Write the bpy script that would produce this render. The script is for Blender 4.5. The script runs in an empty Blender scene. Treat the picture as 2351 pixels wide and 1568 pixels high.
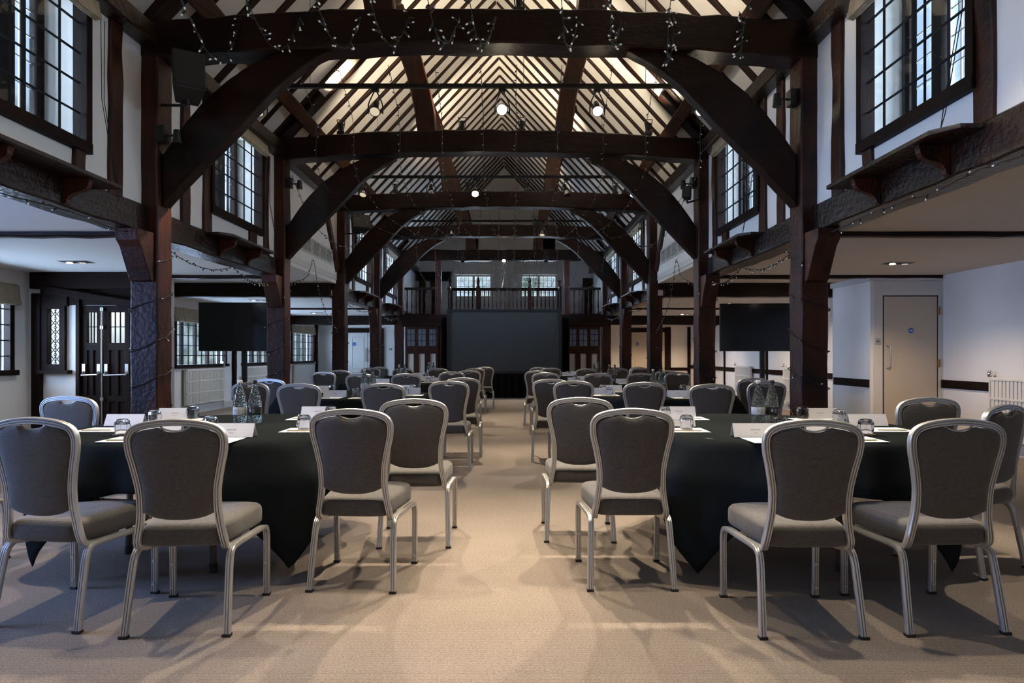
import bpy, math, random
from mathutils import Vector, Matrix, Euler
PI = math.pi
SC = bpy.context.scene
COL = SC.collection

# ------------------------------------------------------------------ camera
F_PX = 1450.0
HC = 1.19                                   # eye height
cam_d = bpy.data.cameras.new('camera')
cam = bpy.data.objects.new('camera', cam_d); COL.objects.link(cam)
cam.location = (0, 0, HC)
cam.rotation_euler = (PI/2, 0, 0)
cam_d.sensor_width = 36.0
cam_d.lens = F_PX/2351*36.0
cam_d.shift_x = (1175.5-1178)/2351.0
cam_d.shift_y = (814-784)/2351.0
cam_d.clip_start = 0.05; cam_d.clip_end = 300
SC.camera = cam

# ------------------------------------------------------------------ view
SC.view_settings.view_transform = 'Standard'
SC.view_settings.look = 'None'
SC.view_settings.gamma = 1.0
SC.view_settings.use_curve_mapping = False
SC.view_settings.exposure = 0.85
SC.cycles.max_bounces = 8
SC.cycles.transparent_max_bounces = 24
SC.cycles.transmission_bounces = 8
SC.cycles.glossy_bounces = 3
SC.cycles.diffuse_bounces = 4
SC.cycles.sample_clamp_indirect = 4.0
SC.cycles.caustics_reflective = False
SC.cycles.caustics_refractive = False
SC.cycles.blur_glossy = 1.0

# ------------------------------------------------------------------ world (overcast sky over trees)
W = bpy.data.worlds.new('world'); SC.world = W; W.use_nodes = True
nt = W.node_tree; nt.nodes.clear()
o_ = nt.nodes.new('ShaderNodeOutputWorld'); bg = nt.nodes.new('ShaderNodeBackground')
tc = nt.nodes.new('ShaderNodeTexCoord'); sep = nt.nodes.new('ShaderNodeSeparateXYZ')
no = nt.nodes.new('ShaderNodeTexNoise'); no.inputs['Scale'].default_value = 16; no.inputs['Detail'].default_value = 8
no2 = nt.nodes.new('ShaderNodeTexNoise'); no2.inputs['Scale'].default_value = 60; no2.inputs['Detail'].default_value = 6
ad = nt.nodes.new('ShaderNodeMath'); ad.operation = 'MULTIPLY_ADD'; ad.inputs[1].default_value = 0.9
rmp = nt.nodes.new('ShaderNodeValToRGB')
rmp.color_ramp.elements[0].position = 0.50; rmp.color_ramp.elements[0].color = (1, 1, 1, 1)
rmp.color_ramp.elements[1].position = 0.80; rmp.color_ramp.elements[1].color = (0, 0, 0, 1)
lv = nt.nodes.new('ShaderNodeValToRGB')
lv.color_ramp.elements[0].position = 0.35; lv.color_ramp.elements[0].color = (0.07, 0.11, 0.09, 1)
lv.color_ramp.elements[1].position = 0.72; lv.color_ramp.elements[1].color = (0.62, 0.72, 0.68, 1)
mx = nt.nodes.new('ShaderNodeMixRGB'); mx.inputs[1].default_value = (0.62, 0.76, 1.0, 1)
nt.links.new(tc.outputs['Generated'], sep.inputs[0]); nt.links.new(tc.outputs['Generated'], no.inputs['Vector'])
nt.links.new(tc.outputs['Generated'], no2.inputs['Vector'])
nt.links.new(no.outputs['Fac'], ad.inputs[0]); nt.links.new(sep.outputs['Z'], ad.inputs[2])
nt.links.new(ad.outputs[0], rmp.inputs[0]); nt.links.new(no2.outputs['Fac'], lv.inputs[0])
nt.links.new(rmp.outputs[0], mx.inputs[0]); nt.links.new(lv.outputs[0], mx.inputs[2])
nt.links.new(mx.outputs[0], bg.inputs[0]); bg.inputs[1].default_value = 0.8
nt.links.new(bg.outputs[0], o_.inputs[0])

# ------------------------------------------------------------------ layout numbers (metres)
CX = -0.296                                 # centre line of the nave
BAY = 3.068
PY = [5.52+BAY*i for i in range(5)]         # near faces of the five pairs of posts
PW, PT = 2.814, 0.239                       # post inner face from centre, post thickness
WR = 2.956                                  # upper nave wall plane from centre
BB, BT = 2.252, 2.49                        # plate beam bottom / top
CEIL = 2.28
XL, XR = -6.46, 5.89                        # outer walls
YE, YB = 21.0, -2.6                         # end wall, wall behind the camera
RIDGE, SLOPE = 7.376, 1.08

DAY = (0.80, 0.88, 1.0)
WARM = (1.0, 0.83, 0.62)
def area_lamp(name, loc, rot, sx, sy, power, color):
    d = bpy.data.lights.new(name, 'AREA'); d.shape = 'RECTANGLE'; d.size = sx; d.size_y = sy
    d.energy = power; d.color = color
    o = bpy.data.objects.new(name, d); COL.objects.link(o); o.location = loc; o.rotation_euler = rot
    return o
# daylight standing outside the windows
P_UP, P_SIDE = 150, 125
for s in (-1, 1):
    for y0 in (0.6, 3.64, 6.74, 12.9, 16.0):
        area_lamp('daylight', (CX+s*(WR+1.5), y0+0.65, 3.55), (0, s*PI/2*1.0, 0), 1.4, 1.8, P_UP*(4.0 if y0 > 15 else 2.2 if y0 > 12 else 1), (0.60, 0.74, 1.0) if y0 > 15 else DAY)
for y0, y1 in ((2.0, 3.6), (6.2, 8.1), (12.05, 14.2), (15.05, 16.9), (18.4, 20.4)):
    area_lamp('daylight', (XL-0.45, (y0+y1)/2, 1.55), (0, -PI/2, 0), 1.2, y1-y0, P_SIDE*(2.3 if y0 < 5 else 1), (0.32, 0.50, 1.0) if y0 < 5 else (0.56, 0.72, 1.0))
for x in (-1.33, 0.85):
    area_lamp('daylight', (x, YE+0.5, 3.55), (-PI/2, 0, 0), 1.5, 1.1, 36, (0.8, 0.88, 1.0))

def track(o, target):
    d = Vector(target)-Vector(o.location)
    o.rotation_euler = d.to_track_quat('-Z', 'Y').to_euler()
def spot_lamp(loc, target, power, angle=70, blend=0.6, color=WARM, size=0.03):
    d = bpy.data.lights.new('spot_beam', 'SPOT'); d.energy = power; d.color = color
    d.spot_size = math.radians(angle); d.spot_blend = blend; d.shadow_soft_size = size
    o = bpy.data.objects.new('spot_beam', d); COL.objects.link(o); o.location = loc
    track(o, target); return o
# ------------------------------------------------------------------ materials
def new_mat(name):
    m = bpy.data.materials.new(name); m.use_nodes = True
    n = m.node_tree; n.nodes.clear()
    out = n.nodes.new('ShaderNodeOutputMaterial'); b = n.nodes.new('ShaderNodeBsdfPrincipled')
    n.links.new(b.outputs[0], out.inputs[0])
    return m, n, b, out
def plain(name, col, rough=0.6, metal=0.0, spec=0.5, var=0.0, vscale=6.0, bump=0.0, bscale=60.0, emit=0.0, stretch=(1, 1, 1)):
    m, n, b, out = new_mat(name)
    b.inputs['Base Color'].default_value = (*col, 1); b.inputs['Roughness'].default_value = rough
    b.inputs['Metallic'].default_value = metal; b.inputs['Specular IOR Level'].default_value = spec
    if emit:
        b.inputs['Emission Color'].default_value = (*col, 1); b.inputs['Emission Strength'].default_value = emit
    if var or bump:
        t = n.nodes.new('ShaderNodeTexCoord'); mp = n.nodes.new('ShaderNodeMapping'); mp.inputs['Scale'].default_value = stretch
        n.links.new(t.outputs['Object'], mp.inputs[0])
    if var:
        a = n.nodes.new('ShaderNodeTexNoise'); a.inputs['Scale'].default_value = vscale; a.inputs['Detail'].default_value = 5
        n.links.new(mp.outputs[0], a.inputs['Vector'])
        r = n.nodes.new('ShaderNodeValToRGB')
        r.color_ramp.elements[0].position = .3; r.color_ramp.elements[1].position = .7
        r.color_ramp.elements[0].color = (*[c*(1-var) for c in col], 1)
        r.color_ramp.elements[1].color = (*[min(1, c*(1+var)) for c in col], 1)
        n.links.new(a.outputs['Fac'], r.inputs[0]); n.links.new(r.outputs[0], b.inputs['Base Color'])
    if bump:
        a = n.nodes.new('ShaderNodeTexNoise'); a.inputs['Scale'].default_value = bscale; a.inputs['Detail'].default_value = 4
        n.links.new(mp.outputs[0], a.inputs['Vector'])
        u = n.nodes.new('ShaderNodeBump'); u.inputs['Strength'].default_value = bump; u.inputs['Distance'].default_value = 0.01
        n.links.new(a.outputs['Fac'], u.inputs['Height']); n.links.new(u.outputs[0], b.inputs['Normal'])
    return m
def wood(name, c0, c1, stretch, rough=0.42, bump=0.6, adze=0.5, cracks=True, spec=.22):
    m, n, b, out = new_mat(name)
    t = n.nodes.new('ShaderNodeTexCoord'); mp = n.nodes.new('ShaderNodeMapping'); mp.inputs['Scale'].default_value = stretch
    n.links.new(t.outputs['Object'], mp.inputs[0])
    g = n.nodes.new('ShaderNodeTexNoise'); g.inputs['Scale'].default_value = 11; g.inputs['Detail'].default_value = 7; g.inputs['Roughness'].default_value = .65
    g.inputs['Distortion'].default_value = .6
    n.links.new(mp.outputs[0], g.inputs['Vector'])
    big = n.nodes.new('ShaderNodeTexNoise'); big.inputs['Scale'].default_value = 2.2; big.inputs['Detail'].default_value = 3
    n.links.new(t.outputs['Object'], big.inputs['Vector'])
    mixv = n.nodes.new('ShaderNodeMath'); mixv.operation = 'MULTIPLY_ADD'; mixv.inputs[1].default_value = .55
    n.links.new(big.outputs['Fac'], mixv.inputs[0])
    h = n.nodes.new('ShaderNodeMath'); h.operation = 'MULTIPLY'; h.inputs[1].default_value = .5
    n.links.new(g.outputs['Fac'], h.inputs[0]); n.links.new(h.outputs[0], mixv.inputs[2])
    r = n.nodes.new('ShaderNodeValToRGB'); r.color_ramp.elements[0].position = .38; r.color_ramp.elements[1].position = .68
    r.color_ramp.elements[0].color = (*c0, 1); r.color_ramp.elements[1].color = (*c1, 1)
    n.links.new(mixv.outputs[0], r.inputs[0])
    ad_ = n.nodes.new('ShaderNodeTexNoise'); ad_.inputs['Scale'].default_value = 26; ad_.inputs['Detail'].default_value = 2
    n.links.new(t.outputs['Object'], ad_.inputs['Vector'])
    s1 = n.nodes.new('ShaderNodeMath'); s1.operation = 'MULTIPLY_ADD'; s1.inputs[1].default_value = adze
    n.links.new(ad_.outputs['Fac'], s1.inputs[0]); n.links.new(g.outputs['Fac'], s1.inputs[2])
    u = n.nodes.new('ShaderNodeBump'); u.inputs['Strength'].default_value = bump; u.inputs['Distance'].default_value = 0.012
    n.links.new(s1.outputs[0], u.inputs['Height']); n.links.new(u.outputs[0], b.inputs['Normal'])
    if cracks:
        mp2 = n.nodes.new('ShaderNodeMapping'); mp2.inputs['Scale'].default_value = tuple(s*0.6 for s in stretch)
        n.links.new(t.outputs['Object'], mp2.inputs[0])
        v = n.nodes.new('ShaderNodeTexVoronoi'); v.feature = 'DISTANCE_TO_EDGE'; v.inputs['Scale'].default_value = 3.0
        n.links.new(mp2.outputs[0], v.inputs['Vector'])
        cr = n.nodes.new('ShaderNodeValToRGB'); cr.color_ramp.elements[0].position = .0; cr.color_ramp.elements[1].position = .02
        cr.color_ramp.elements[0].color = (.25, .22, .2, 1); cr.color_ramp.elements[1].color = (1, 1, 1, 1)
        n.links.new(v.outputs['Distance'], cr.inputs[0])
        ml = n.nodes.new('ShaderNodeMixRGB'); ml.blend_type = 'MULTIPLY'; ml.inputs[0].default_value = .8
        n.links.new(r.outputs[0], ml.inputs[1]); n.links.new(cr.outputs[0], ml.inputs[2]); n.links.new(ml.outputs[0], b.inputs['Base Color'])
    else:
        n.links.new(r.outputs[0], b.inputs['Base Color'])
    b.inputs['Roughness'].default_value = rough; b.inputs['Specular IOR Level'].default_value = spec
    return m
WD0, WD1 = (0.0035, 0.0014, 0.001), (0.020, 0.0055, 0.0025)
M = {}
M['wx'] = wood('timber_grain_across', WD0, WD1, (.16, 1, 1))
M['wy'] = wood('timber_grain_along', WD0, WD1, (1, .16, 1), rough=.33, bump=.8, adze=1.0, spec=.5)
M['wz'] = wood('timber_upright_warm_lit', (0.006, 0.0022, 0.0015), (0.066, 0.0150, 0.005), (1, 1, .16), rough=.46, bump=.5, adze=1.2, spec=.3)  # redder than the other timber, to carry warm lamplight on the posts
M['raft'] = wood('rafter_timber', (0.009, 0.0035, 0.002), (0.032, 0.011, 0.005), (.3, .3, .3), rough=.55)
M['purl'] = wood('purlin_timber', (0.020, 0.008, 0.004), (0.085, 0.032, 0.014), (1, .16, 1), rough=.5)
M['joinery'] = wood('joinery_oak', (0.0045, 0.0022, 0.0016), (0.017, 0.0062, 0.0036), (1, 1, .2), rough=.6, bump=.25, cracks=False, spec=.12)
M['plaster'] = plain('plaster', (0.76, 0.735, 0.70), .85, var=.035, vscale=1.6, bump=.18, bscale=7)
M['roofplaster'] = plain('roof_plaster', (0.72, 0.68, 0.61), .85, var=.06, vscale=1.8, bump=.2, bscale=6)
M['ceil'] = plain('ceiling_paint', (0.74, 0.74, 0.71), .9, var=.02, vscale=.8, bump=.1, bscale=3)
M['ceil_r'] = plain('ceiling_paint_dim_warm', (0.62, 0.57, 0.50), .9, var=.03, vscale=.8, bump=.1, bscale=3)  # same ceiling, with the right aisle's dimmer warm light put into the colour
M['paint'] = plain('white_gloss_paint', (0.60, 0.59, 0.56), .45)
M['doorpaint'] = plain('cream_door_paint', (0.52, 0.45, 0.36), .5, var=.02, vscale=2)
M['rad'] = plain('radiator_enamel', (0.68, 0.66, 0.62), .35)
M['black'] = plain('black_metal', (0.012, 0.012, 0.013), .45)
M['blackplastic'] = plain('black_plastic', (0.014, 0.014, 0.015), .55)
M['tvglass'] = plain('television_glass', (0.004, 0.004, 0.005), .12)
M['lead'] = plain('lead_came', (0.016, 0.016, 0.018), .8, spec=.1)
M['blind'] = plain('linen_blind', (0.33, 0.27, 0.19), .9, var=.22, vscale=5, stretch=(1, 3, .35), bump=.2, bscale=120)
M['steel'] = plain('brushed_steel', (0.55, 0.54, 0.52), .3, metal=1)
M['chrome'] = plain('chrome', (0.75, 0.75, 0.75), .12, metal=1)
M['brass'] = plain('brass', (0.35, 0.2, 0.1), .4, metal=1)
M['alu'] = plain('champagne_aluminium', (0.60, 0.595, 0.585), .36, metal=.7)
M['foot'] = plain('rubber_foot', (0.02, 0.02, 0.02), .6)
M['tleg'] = plain('table_leg_steel', (0.10, 0.095, 0.09), .45, metal=.4)
M['topply'] = plain('plywood_tabletop', (0.25, 0.17, 0.1), .6)
M['cloth'] = plain('black_tablecloth', (0.0150, 0.0180, 0.0200), 1.0, spec=.0, bump=.12, bscale=220, var=.12, vscale=2)
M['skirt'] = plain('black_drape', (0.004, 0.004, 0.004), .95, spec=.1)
M['paper'] = plain('white_paper', (0.86, 0.86, 0.88), .7)
M['ink'] = plain('grey_ink', (0.28, 0.27, 0.27), .7)
M['pencil'] = plain('pale_wood_pencil', (0.42, 0.34, 0.16), .5)
M['coaster'] = plain('brown_coaster', (0.12, 0.05, 0.03), .5)
M['lab_w'] = plain('white_label', (0.52, 0.54, 0.56), .5)
M['lab_b'] = plain('black_label', (0.012, 0.012, 0.014), .4)
M['screen'] = plain('grey_projection_fabric', (0.062, 0.063, 0.061), .9, spec=.1)
M['blue'] = plain('blue_sign', (0.01, 0.10, 0.42), .4)
M['green'] = plain('green_sign', (0.03, 0.16, 0.06), .5)
M['white_s'] = plain('sign_white', (0.7, 0.7, 0.7), .5)
M['cable'] = plain('dark_cable', (0.010, 0.012, 0.014), .45)
M['curtain'] = plain('hollow_shade_black', (0.006, 0.006, 0.008), .9)  # near-black in place of the shade inside hollows
M['brick'] = plain('outside_render', (0.25, 0.23, 0.22), .9, var=.2)
M['speaker'] = plain('speaker_shell', (0.010, 0.0105, 0.011), .7)
M['redplastic'] = plain('red_plastic', (0.4, 0.02, 0.02), .5)

def fabric(name, c, rib=420):
    m, n, b, out = new_mat(name)
    t = n.nodes.new('ShaderNodeTexCoord')
    a = n.nodes.new('ShaderNodeTexNoise'); a.inputs['Scale'].default_value = 1
    mp = n.nodes.new('ShaderNodeMapping'); mp.inputs['Scale'].default_value = (60, 60, 500)
    n.links.new(t.outputs['Object'], mp.inputs[0]); n.links.new(mp.outputs[0], a.inputs['Vector'])
    r = n.nodes.new('ShaderNodeValToRGB'); r.color_ramp.elements[0].position = .35; r.color_ramp.elements[1].position = .65
    r.color_ramp.elements[0].color = (*[x*.78 for x in c], 1); r.color_ramp.elements[1].color = (*[x*1.22 for x in c], 1)
    n.links.new(a.outputs['Fac'], r.inputs[0]); n.links.new(r.outputs[0], b.inputs['Base Color'])
    w = n.nodes.new('ShaderNodeTexWave'); w.bands_direction = 'Z'; w.inputs['Scale'].default_value = rib/ (2*PI)
    n.links.new(t.outputs['Object'], w.inputs['Vector'])
    u = n.nodes.new('ShaderNodeBump'); u.inputs['Strength'].default_value = .25; u.inputs['Distance'].default_value = .002
    n.links.new(w.outputs['Fac'], u.inputs['Height']); n.links.new(u.outputs[0], b.inputs['Normal'])
    b.inputs['Roughness'].default_value = .85; b.inputs['Specular IOR Level'].default_value = .25
    b.inputs['Sheen Weight'].default_value = .25; b.inputs['Sheen Roughness'].default_value = .5
    return m
M['fabric'] = fabric('taupe_woven_upholstery', (0.088, 0.081, 0.076))

def carpet():
    m, n, b, out = new_mat('ribbed_beige_carpet')
    t = n.nodes.new('ShaderNodeTexCoord')
    mp = n.nodes.new('ShaderNodeMapping'); mp.inputs['Scale'].default_value = (110, 230, 1)
    n.links.new(t.outputs['Object'], mp.inputs[0])
    a = n.nodes.new('ShaderNodeTexNoise'); a.inputs['Scale'].default_value = 1; a.inputs['Detail'].default_value = 3
    n.links.new(mp.outputs[0], a.inputs['Vector'])
    bg_ = n.nodes.new('ShaderNodeTexNoise'); bg_.inputs['Scale'].default_value = 2.2; bg_.inputs['Detail'].default_value = 4
    n.links.new(t.outputs['Object'], bg_.inputs['Vector'])
    w = n.nodes.new('ShaderNodeTexWave'); w.bands_direction = 'Y'; w.inputs['Scale'].default_value = 38; w.inputs['Distortion'].default_value = 1.2
    w.inputs['Detail Scale'].default_value = 6
    n.links.new(t.outputs['Object'], w.inputs['Vector'])
    s = n.nodes.new('ShaderNodeMath'); s.operation = 'MULTIPLY_ADD'; s.inputs[1].default_value = .30
    n.links.new(w.outputs['Fac'], s.inputs[0]); n.links.new(a.outputs['Fac'], s.inputs[2])
    s2 = n.nodes.new('ShaderNodeMath'); s2.operation = 'MULTIPLY_ADD'; s2.inputs[1].default_value = .22
    n.links.new(bg_.outputs['Fac'], s2.inputs[0]); n.links.new(s.outputs[0], s2.inputs[2])
    r = n.nodes.new('ShaderNodeValToRGB'); r.color_ramp.elements[0].position = .42; r.color_ramp.elements[1].position = 1.05
    r.color_ramp.elements[0].color = (0.150, 0.124, 0.106, 1); r.color_ramp.elements[1].color = (0.41, 0.345, 0.295, 1)
    n.links.new(s2.outputs[0], r.inputs[0]); n.links.new(r.outputs[0], b.inputs['Base Color'])
    u = n.nodes.new('ShaderNodeBump'); u.inputs['Strength'].default_value = .6; u.inputs['Distance'].default_value = .006
    n.links.new(s.outputs[0], u.inputs['Height']); n.links.new(u.outputs[0], b.inputs['Normal'])
    b.inputs['Roughness'].default_value = .95; b.inputs['Specular IOR Level'].default_value = .1
    return m
M['carpet'] = carpet()

def pane_mat(name, tint, gl=.06):
    m, n, b, out = new_mat(name); n.nodes.remove(b)
    tr = n.nodes.new('ShaderNodeBsdfTransparent'); tr.inputs[0].default_value = (*tint, 1)
    g = n.nodes.new('ShaderNodeBsdfGlossy'); g.inputs['Roughness'].default_value = .03
    lw = n.nodes.new('ShaderNodeLayerWeight'); lw.inputs[0].default_value = .5
    pw = n.nodes.new('ShaderNodeMath'); pw.operation = 'POWER'; pw.inputs[1].default_value = 4.5; n.links.new(lw.outputs['Facing'], pw.inputs[0])
    fr = n.nodes.new('ShaderNodeMath'); fr.operation = 'MULTIPLY_ADD'; fr.inputs[1].default_value = .6; fr.inputs[2].default_value = .03; n.links.new(pw.outputs[0], fr.inputs[0])
    mxs = n.nodes.new('ShaderNodeMixShader')
    n.links.new(fr.outputs[0], mxs.inputs[0]); n.links.new(tr.outputs[0], mxs.inputs[1]); n.links.new(g.outputs[0], mxs.inputs[2])
    n.links.new(mxs.outputs[0], out.inputs[0]); return m
M['pane'] = pane_mat('window_pane', (.9, .94, .97))
def glass(name, col=(1, 1, 1), ior=1.45, dimple=0):
    m, n, b, out = new_mat(name)
    b.inputs['Base Color'].default_value = (*col, 1); b.inputs['Transmission Weight'].default_value = 1
    b.inputs['Roughness'].default_value = .02; b.inputs['IOR'].default_value = ior
    if dimple:
        t = n.nodes.new('ShaderNodeTexCoord'); v = n.nodes.new('ShaderNodeTexVoronoi'); v.inputs['Scale'].default_value = dimple
        n.links.new(t.outputs['Object'], v.inputs['Vector'])
        u = n.nodes.new('ShaderNodeBump'); u.inputs['Strength'].default_value = 1.0; u.inputs['Distance'].default_value = .008
        n.links.new(v.outputs['Distance'], u.inputs['Height']); n.links.new(u.outputs[0], b.inputs['Normal'])
    return m
M['glass'] = glass('tumbler_glass', (.97, .98, .99))
M['bottle'] = glass('dimpled_bottle_glass', (.74, .83, .81), 1.40, dimple=80)
M['led'] = plain('led_cap_glint', (0.85, 0.85, 0.82), .15, spec=.8, emit=.06)  # caps are unlit; slight glow and pale colour stand in for glints
M['bulb_on'] = plain('lit_lamp_face', (1.0, 0.86, 0.62), .3, emit=60)
M['bulb_dim'] = plain('dim_lamp_face', (1.0, 0.86, 0.62), .3, emit=.3)
M['down_on'] = plain('lit_downlight', (1.0, 0.86, 0.66), .3, emit=18)

# ------------------------------------------------------------------ mesh building
class G:
    def __init__(s): s.v = []; s.f = []; s.mi = []; s.cur = 0
    def add(s, vs, fs):
        k = len(s.v); s.v += [tuple(p) for p in vs]
        for f in fs: s.f.append(tuple(i+k for i in f)); s.mi.append(s.cur)
        return s
    def box(s, x0, x1, y0, y1, z0, z1):
        x0, x1 = min(x0, x1), max(x0, x1); y0, y1 = min(y0, y1), max(y0, y1); z0, z1 = min(z0, z1), max(z0, z1)
        s.nb = getattr(s, 'nb', 0)+1; e = (s.nb % 9)*.00017; x0 -= e; x1 += e; y0 -= e; y1 += e; z0 -= e; z1 += e   # keeps faces of joined pieces from coinciding
        return s.add([(x0, y0, z0), (x1, y0, z0), (x1, y1, z0), (x0, y1, z0), (x0, y0, z1), (x1, y0, z1), (x1, y1, z1), (x0, y1, z1)],
              [(0, 3, 2, 1), (4, 5, 6, 7), (0, 1, 5, 4), (1, 2, 6, 5), (2, 3, 7, 6), (3, 0, 4, 7)])
    def sweep(s, path, prof, ref=None, side=None, refs=None, scales=None, closed=False):
        n, k = len(path), len(prof); P = [Vector(p) for p in path]; vs = []
        for i in range(n):
            if closed: t = P[(i+1) % n]-P[i-1]
            else: t = P[min(i+1, n-1)]-P[max(i-1, 0)]
            t.normalize()
            if side is not None: sd = Vector(side)
            else:
                rf = Vector(refs[i]) if refs else Vector(ref)
                sd = t.cross(rf)
            sd.normalize(); nn = sd.cross(t)
            sc = scales[i] if scales else 1
            if isinstance(sc, (int, float)): sc = (sc, sc)
            for a, b in prof: vs.append(P[i]+sd*a*sc[0]+nn*b*sc[1])
        fs = []
        for i in range(n if closed else n-1):
            j = (i+1) % n
            for q in range(k):
                r = (q+1) % k
                fs.append((i*k+q, i*k+r, j*k+r, j*k+q))
        if not closed:
            fs.append(tuple(range(k-1, -1, -1))); fs.append(tuple((n-1)*k+q for q in range(k)))
        return s.add(vs, fs)
    def tube(s, path, r, k=8, ref=(0.013, 0.02, 1)):
        return s.sweep(path, [(r*math.cos(2*PI*i/k), r*math.sin(2*PI*i/k)) for i in range(k)], ref=ref)
    def rod(s, a, b, r, k=8):
        d = Vector(b)-Vector(a); rf = (0, 0, 1) if abs(d.normalized().z) < .9 else (1, 0, 0)
        return s.sweep([a, b], [(r*math.cos(2*PI*i/k), r*math.sin(2*PI*i/k)) for i in range(k)], ref=rf)
    def lathe(s, prof, k=24, c=(0, 0, 0), axis='z', cap=True):
        vs = []; fs = []
        for r, z in prof:
            for i in range(k):
                a = 2*PI*i/k
                p = (r*math.cos(a), r*math.sin(a), z)
                if axis == 'y': p = (p[0], p[2], p[1])
                if axis == 'x': p = (p[2], p[0], p[1])
                vs.append((p[0]+c[0], p[1]+c[1], p[2]+c[2]))
        for j in range(len(prof)-1):
            for i in range(k):
                q = (i+1) % k
                fs.append((j*k+i, j*k+q, (j+1)*k+q, (j+1)*k+i))
        if cap: fs.append(tuple(range(k-1, -1, -1))); fs.append(tuple((len(prof)-1)*k+i for i in range(k)))
        return s.add(vs, fs)
    def prism(s, pts, axis, a, b):           # polygon in the plane across `axis`, pushed from a to b
        n = len(pts)
        def P(p, t):
            return {'x': (t, p[0], p[1]), 'y': (p[0], t, p[1]), 'z': (p[0], p[1], t)}[axis]
        vs = [P(p, a) for p in pts]+[P(p, b) for p in pts]
        fs = [tuple(range(n-1, -1, -1)), tuple(range(n, 2*n))]+[(i, (i+1) % n, n+(i+1) % n, n+i) for i in range(n)]
        return s.add(vs, fs)
    def ribbon(s, inner, outer, y0, y1, jit=0.0, rnd=None, cx=0):   # curved plate in the XZ plane
        n = len(inner); vs = []
        for i in range(n):
            j = (rnd.uniform(-jit, jit) if rnd else 0)
            for (x, z), dz in ((inner[i], j), (outer[i], -j)):
                for y in (y0, y1): vs.append((x+cx, y, z+dz))
        fs = []
        for i in range(n-1):
            a = i*4; b = a+4
            fs += [(a, a+1, b+1, b), (a+2, b+2, b+3, a+3), (a, b, b+2, a+2), (a+1, a+3, b+3, b+1)]
        fs += [(0, 2, 3, 1), (n*4-4, n*4-3, n*4-1, n*4-2)]
        return s.add(vs, fs)
    def build(s, name, mats, parent=None, smooth=None, bevel=0, local=False):
        off = Vector((0, 0, 0))
        if parent is not None:
            if not local: off = world_of(parent)
        elif not local and s.v:
            xs = [p[0] for p in s.v]; ys = [p[1] for p in s.v]; zs = [p[2] for p in s.v]
            off = Vector(((min(xs)+max(xs))/2, (min(ys)+max(ys))/2, min(zs)))
        me = bpy.data.meshes.new(name)
        me.from_pydata([(p[0]-off.x, p[1]-off.y, p[2]-off.z) for p in s.v], [], s.f)
        if not isinstance(mats, (list, tuple)): mats = [mats]
        for m in mats: me.materials.append(M[m] if isinstance(m, str) else m)
        me.polygons.foreach_set('material_index', s.mi)
        me.update(); 
        import bmesh
        bm = bmesh.new(); bm.from_mesh(me); bmesh.ops.recalc_face_normals(bm, faces=bm.faces); bm.to_mesh(me); bm.free()
        if smooth is not None:
            me.polygons.foreach_set('use_smooth', [True]*len(me.polygons))
            me.set_sharp_from_angle(angle=math.radians(smooth))
        o = bpy.data.objects.new(name, me); COL.objects.link(o)
        if parent is not None: o.parent = parent
        else: o.location = off
        if bevel:
            b = o.modifiers.new('bevel', 'BEVEL'); b.width = bevel; b.segments = 2; b.limit_method = 'ANGLE'
        return o
def world_of(o):
    v = Vector(o.location)
    while o.parent is not None:
        o = o.parent; v = v+Vector(o.location)
    return v
def tag(o, label=None, cat=None, group=None, kind=None):
    if label: o['label'] = label
    if cat: o['category'] = cat
    if group: o['group'] = group
    if kind: o['kind'] = kind
    return o
def thing(name, label, cat, loc=(0, 0, 0), rz=0, group=None, kind=None):
    o = bpy.data.objects.new(name, None); COL.objects.link(o); o.empty_display_size = .1
    o.location = loc; o.rotation_euler = (0, 0, rz)
    return tag(o, label, cat, group, kind)
def copy_tree(o, parent=None):
    c = o.copy(); COL.objects.link(c); c.parent = parent
    for ch in list(o.children): copy_tree(ch, c)
    return c
def dup(o, loc, rz=0, label=None, group=None):
    c = copy_tree(o); c.location = loc; c.rotation_euler = (0, 0, rz)
    if label: c['label'] = label
    if group: c['group'] = group
    return c
def struct(g, name, mats, **k):
    o = g.build(name, mats, **k); o['kind'] = 'structure'; return o
def lerp(a, b, t): return a+(b-a)*t
def catmull(pts, n):
    P = [Vector(p) for p in pts]; out = []
    m = len(P)-1
    for i in range(n+1):
        u = i/n*m; k = min(int(u), m-1); t = u-k
        p0 = P[max(k-1, 0)]; p1 = P[k]; p2 = P[k+1]; p3 = P[min(k+2, m)]
        out.append(0.5*((2*p1)+(-p0+p2)*t+(2*p0-5*p1+4*p2-p3)*t*t+(-p0+3*p1-3*p2+p3)*t*t*t))
    return out
def cham(w, h, c=.012):                       # chamfered rectangle profile
    a, b = w/2, h/2
    return [(-a+c, -b), (a-c, -b), (a, -b+c), (a, b-c), (a-c, b), (-a+c, b), (-a, b-c), (-a, -b+c)]
def timber(g, pts, w, h, ref, seed=0, jit=.006, n=None, c=.012, scales=None):
    """hewn beam along pts: w sideways, h along ref, slightly uneven"""
    r = random.Random(seed)
    if n is None:
        L = sum((Vector(pts[i+1])-Vector(pts[i])).length for i in range(len(pts)-1)); n = max(2, int(L/.22))
    if len(pts) == 2: path = [Vector(pts[0]).lerp(Vector(pts[1]), i/n) for i in range(n+1)]
    else: path = catmull(pts, n)
    sc = []
    for i, p in enumerate(path):
        s0 = scales[0]+(scales[1]-scales[0])*i/n if scales else 1
        sc.append((s0*(1+r.uniform(-jit, jit)*2/w), s0*(1+r.uniform(-jit, jit)*2/h)))
        if 0 < i < n:
            path[i] = p+Vector((r.uniform(-jit, jit), r.uniform(-jit, jit), r.uniform(-jit, jit)))*.5
    g.sweep(path, cham(w, h, c), ref=ref, scales=sc)
    return g
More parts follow.
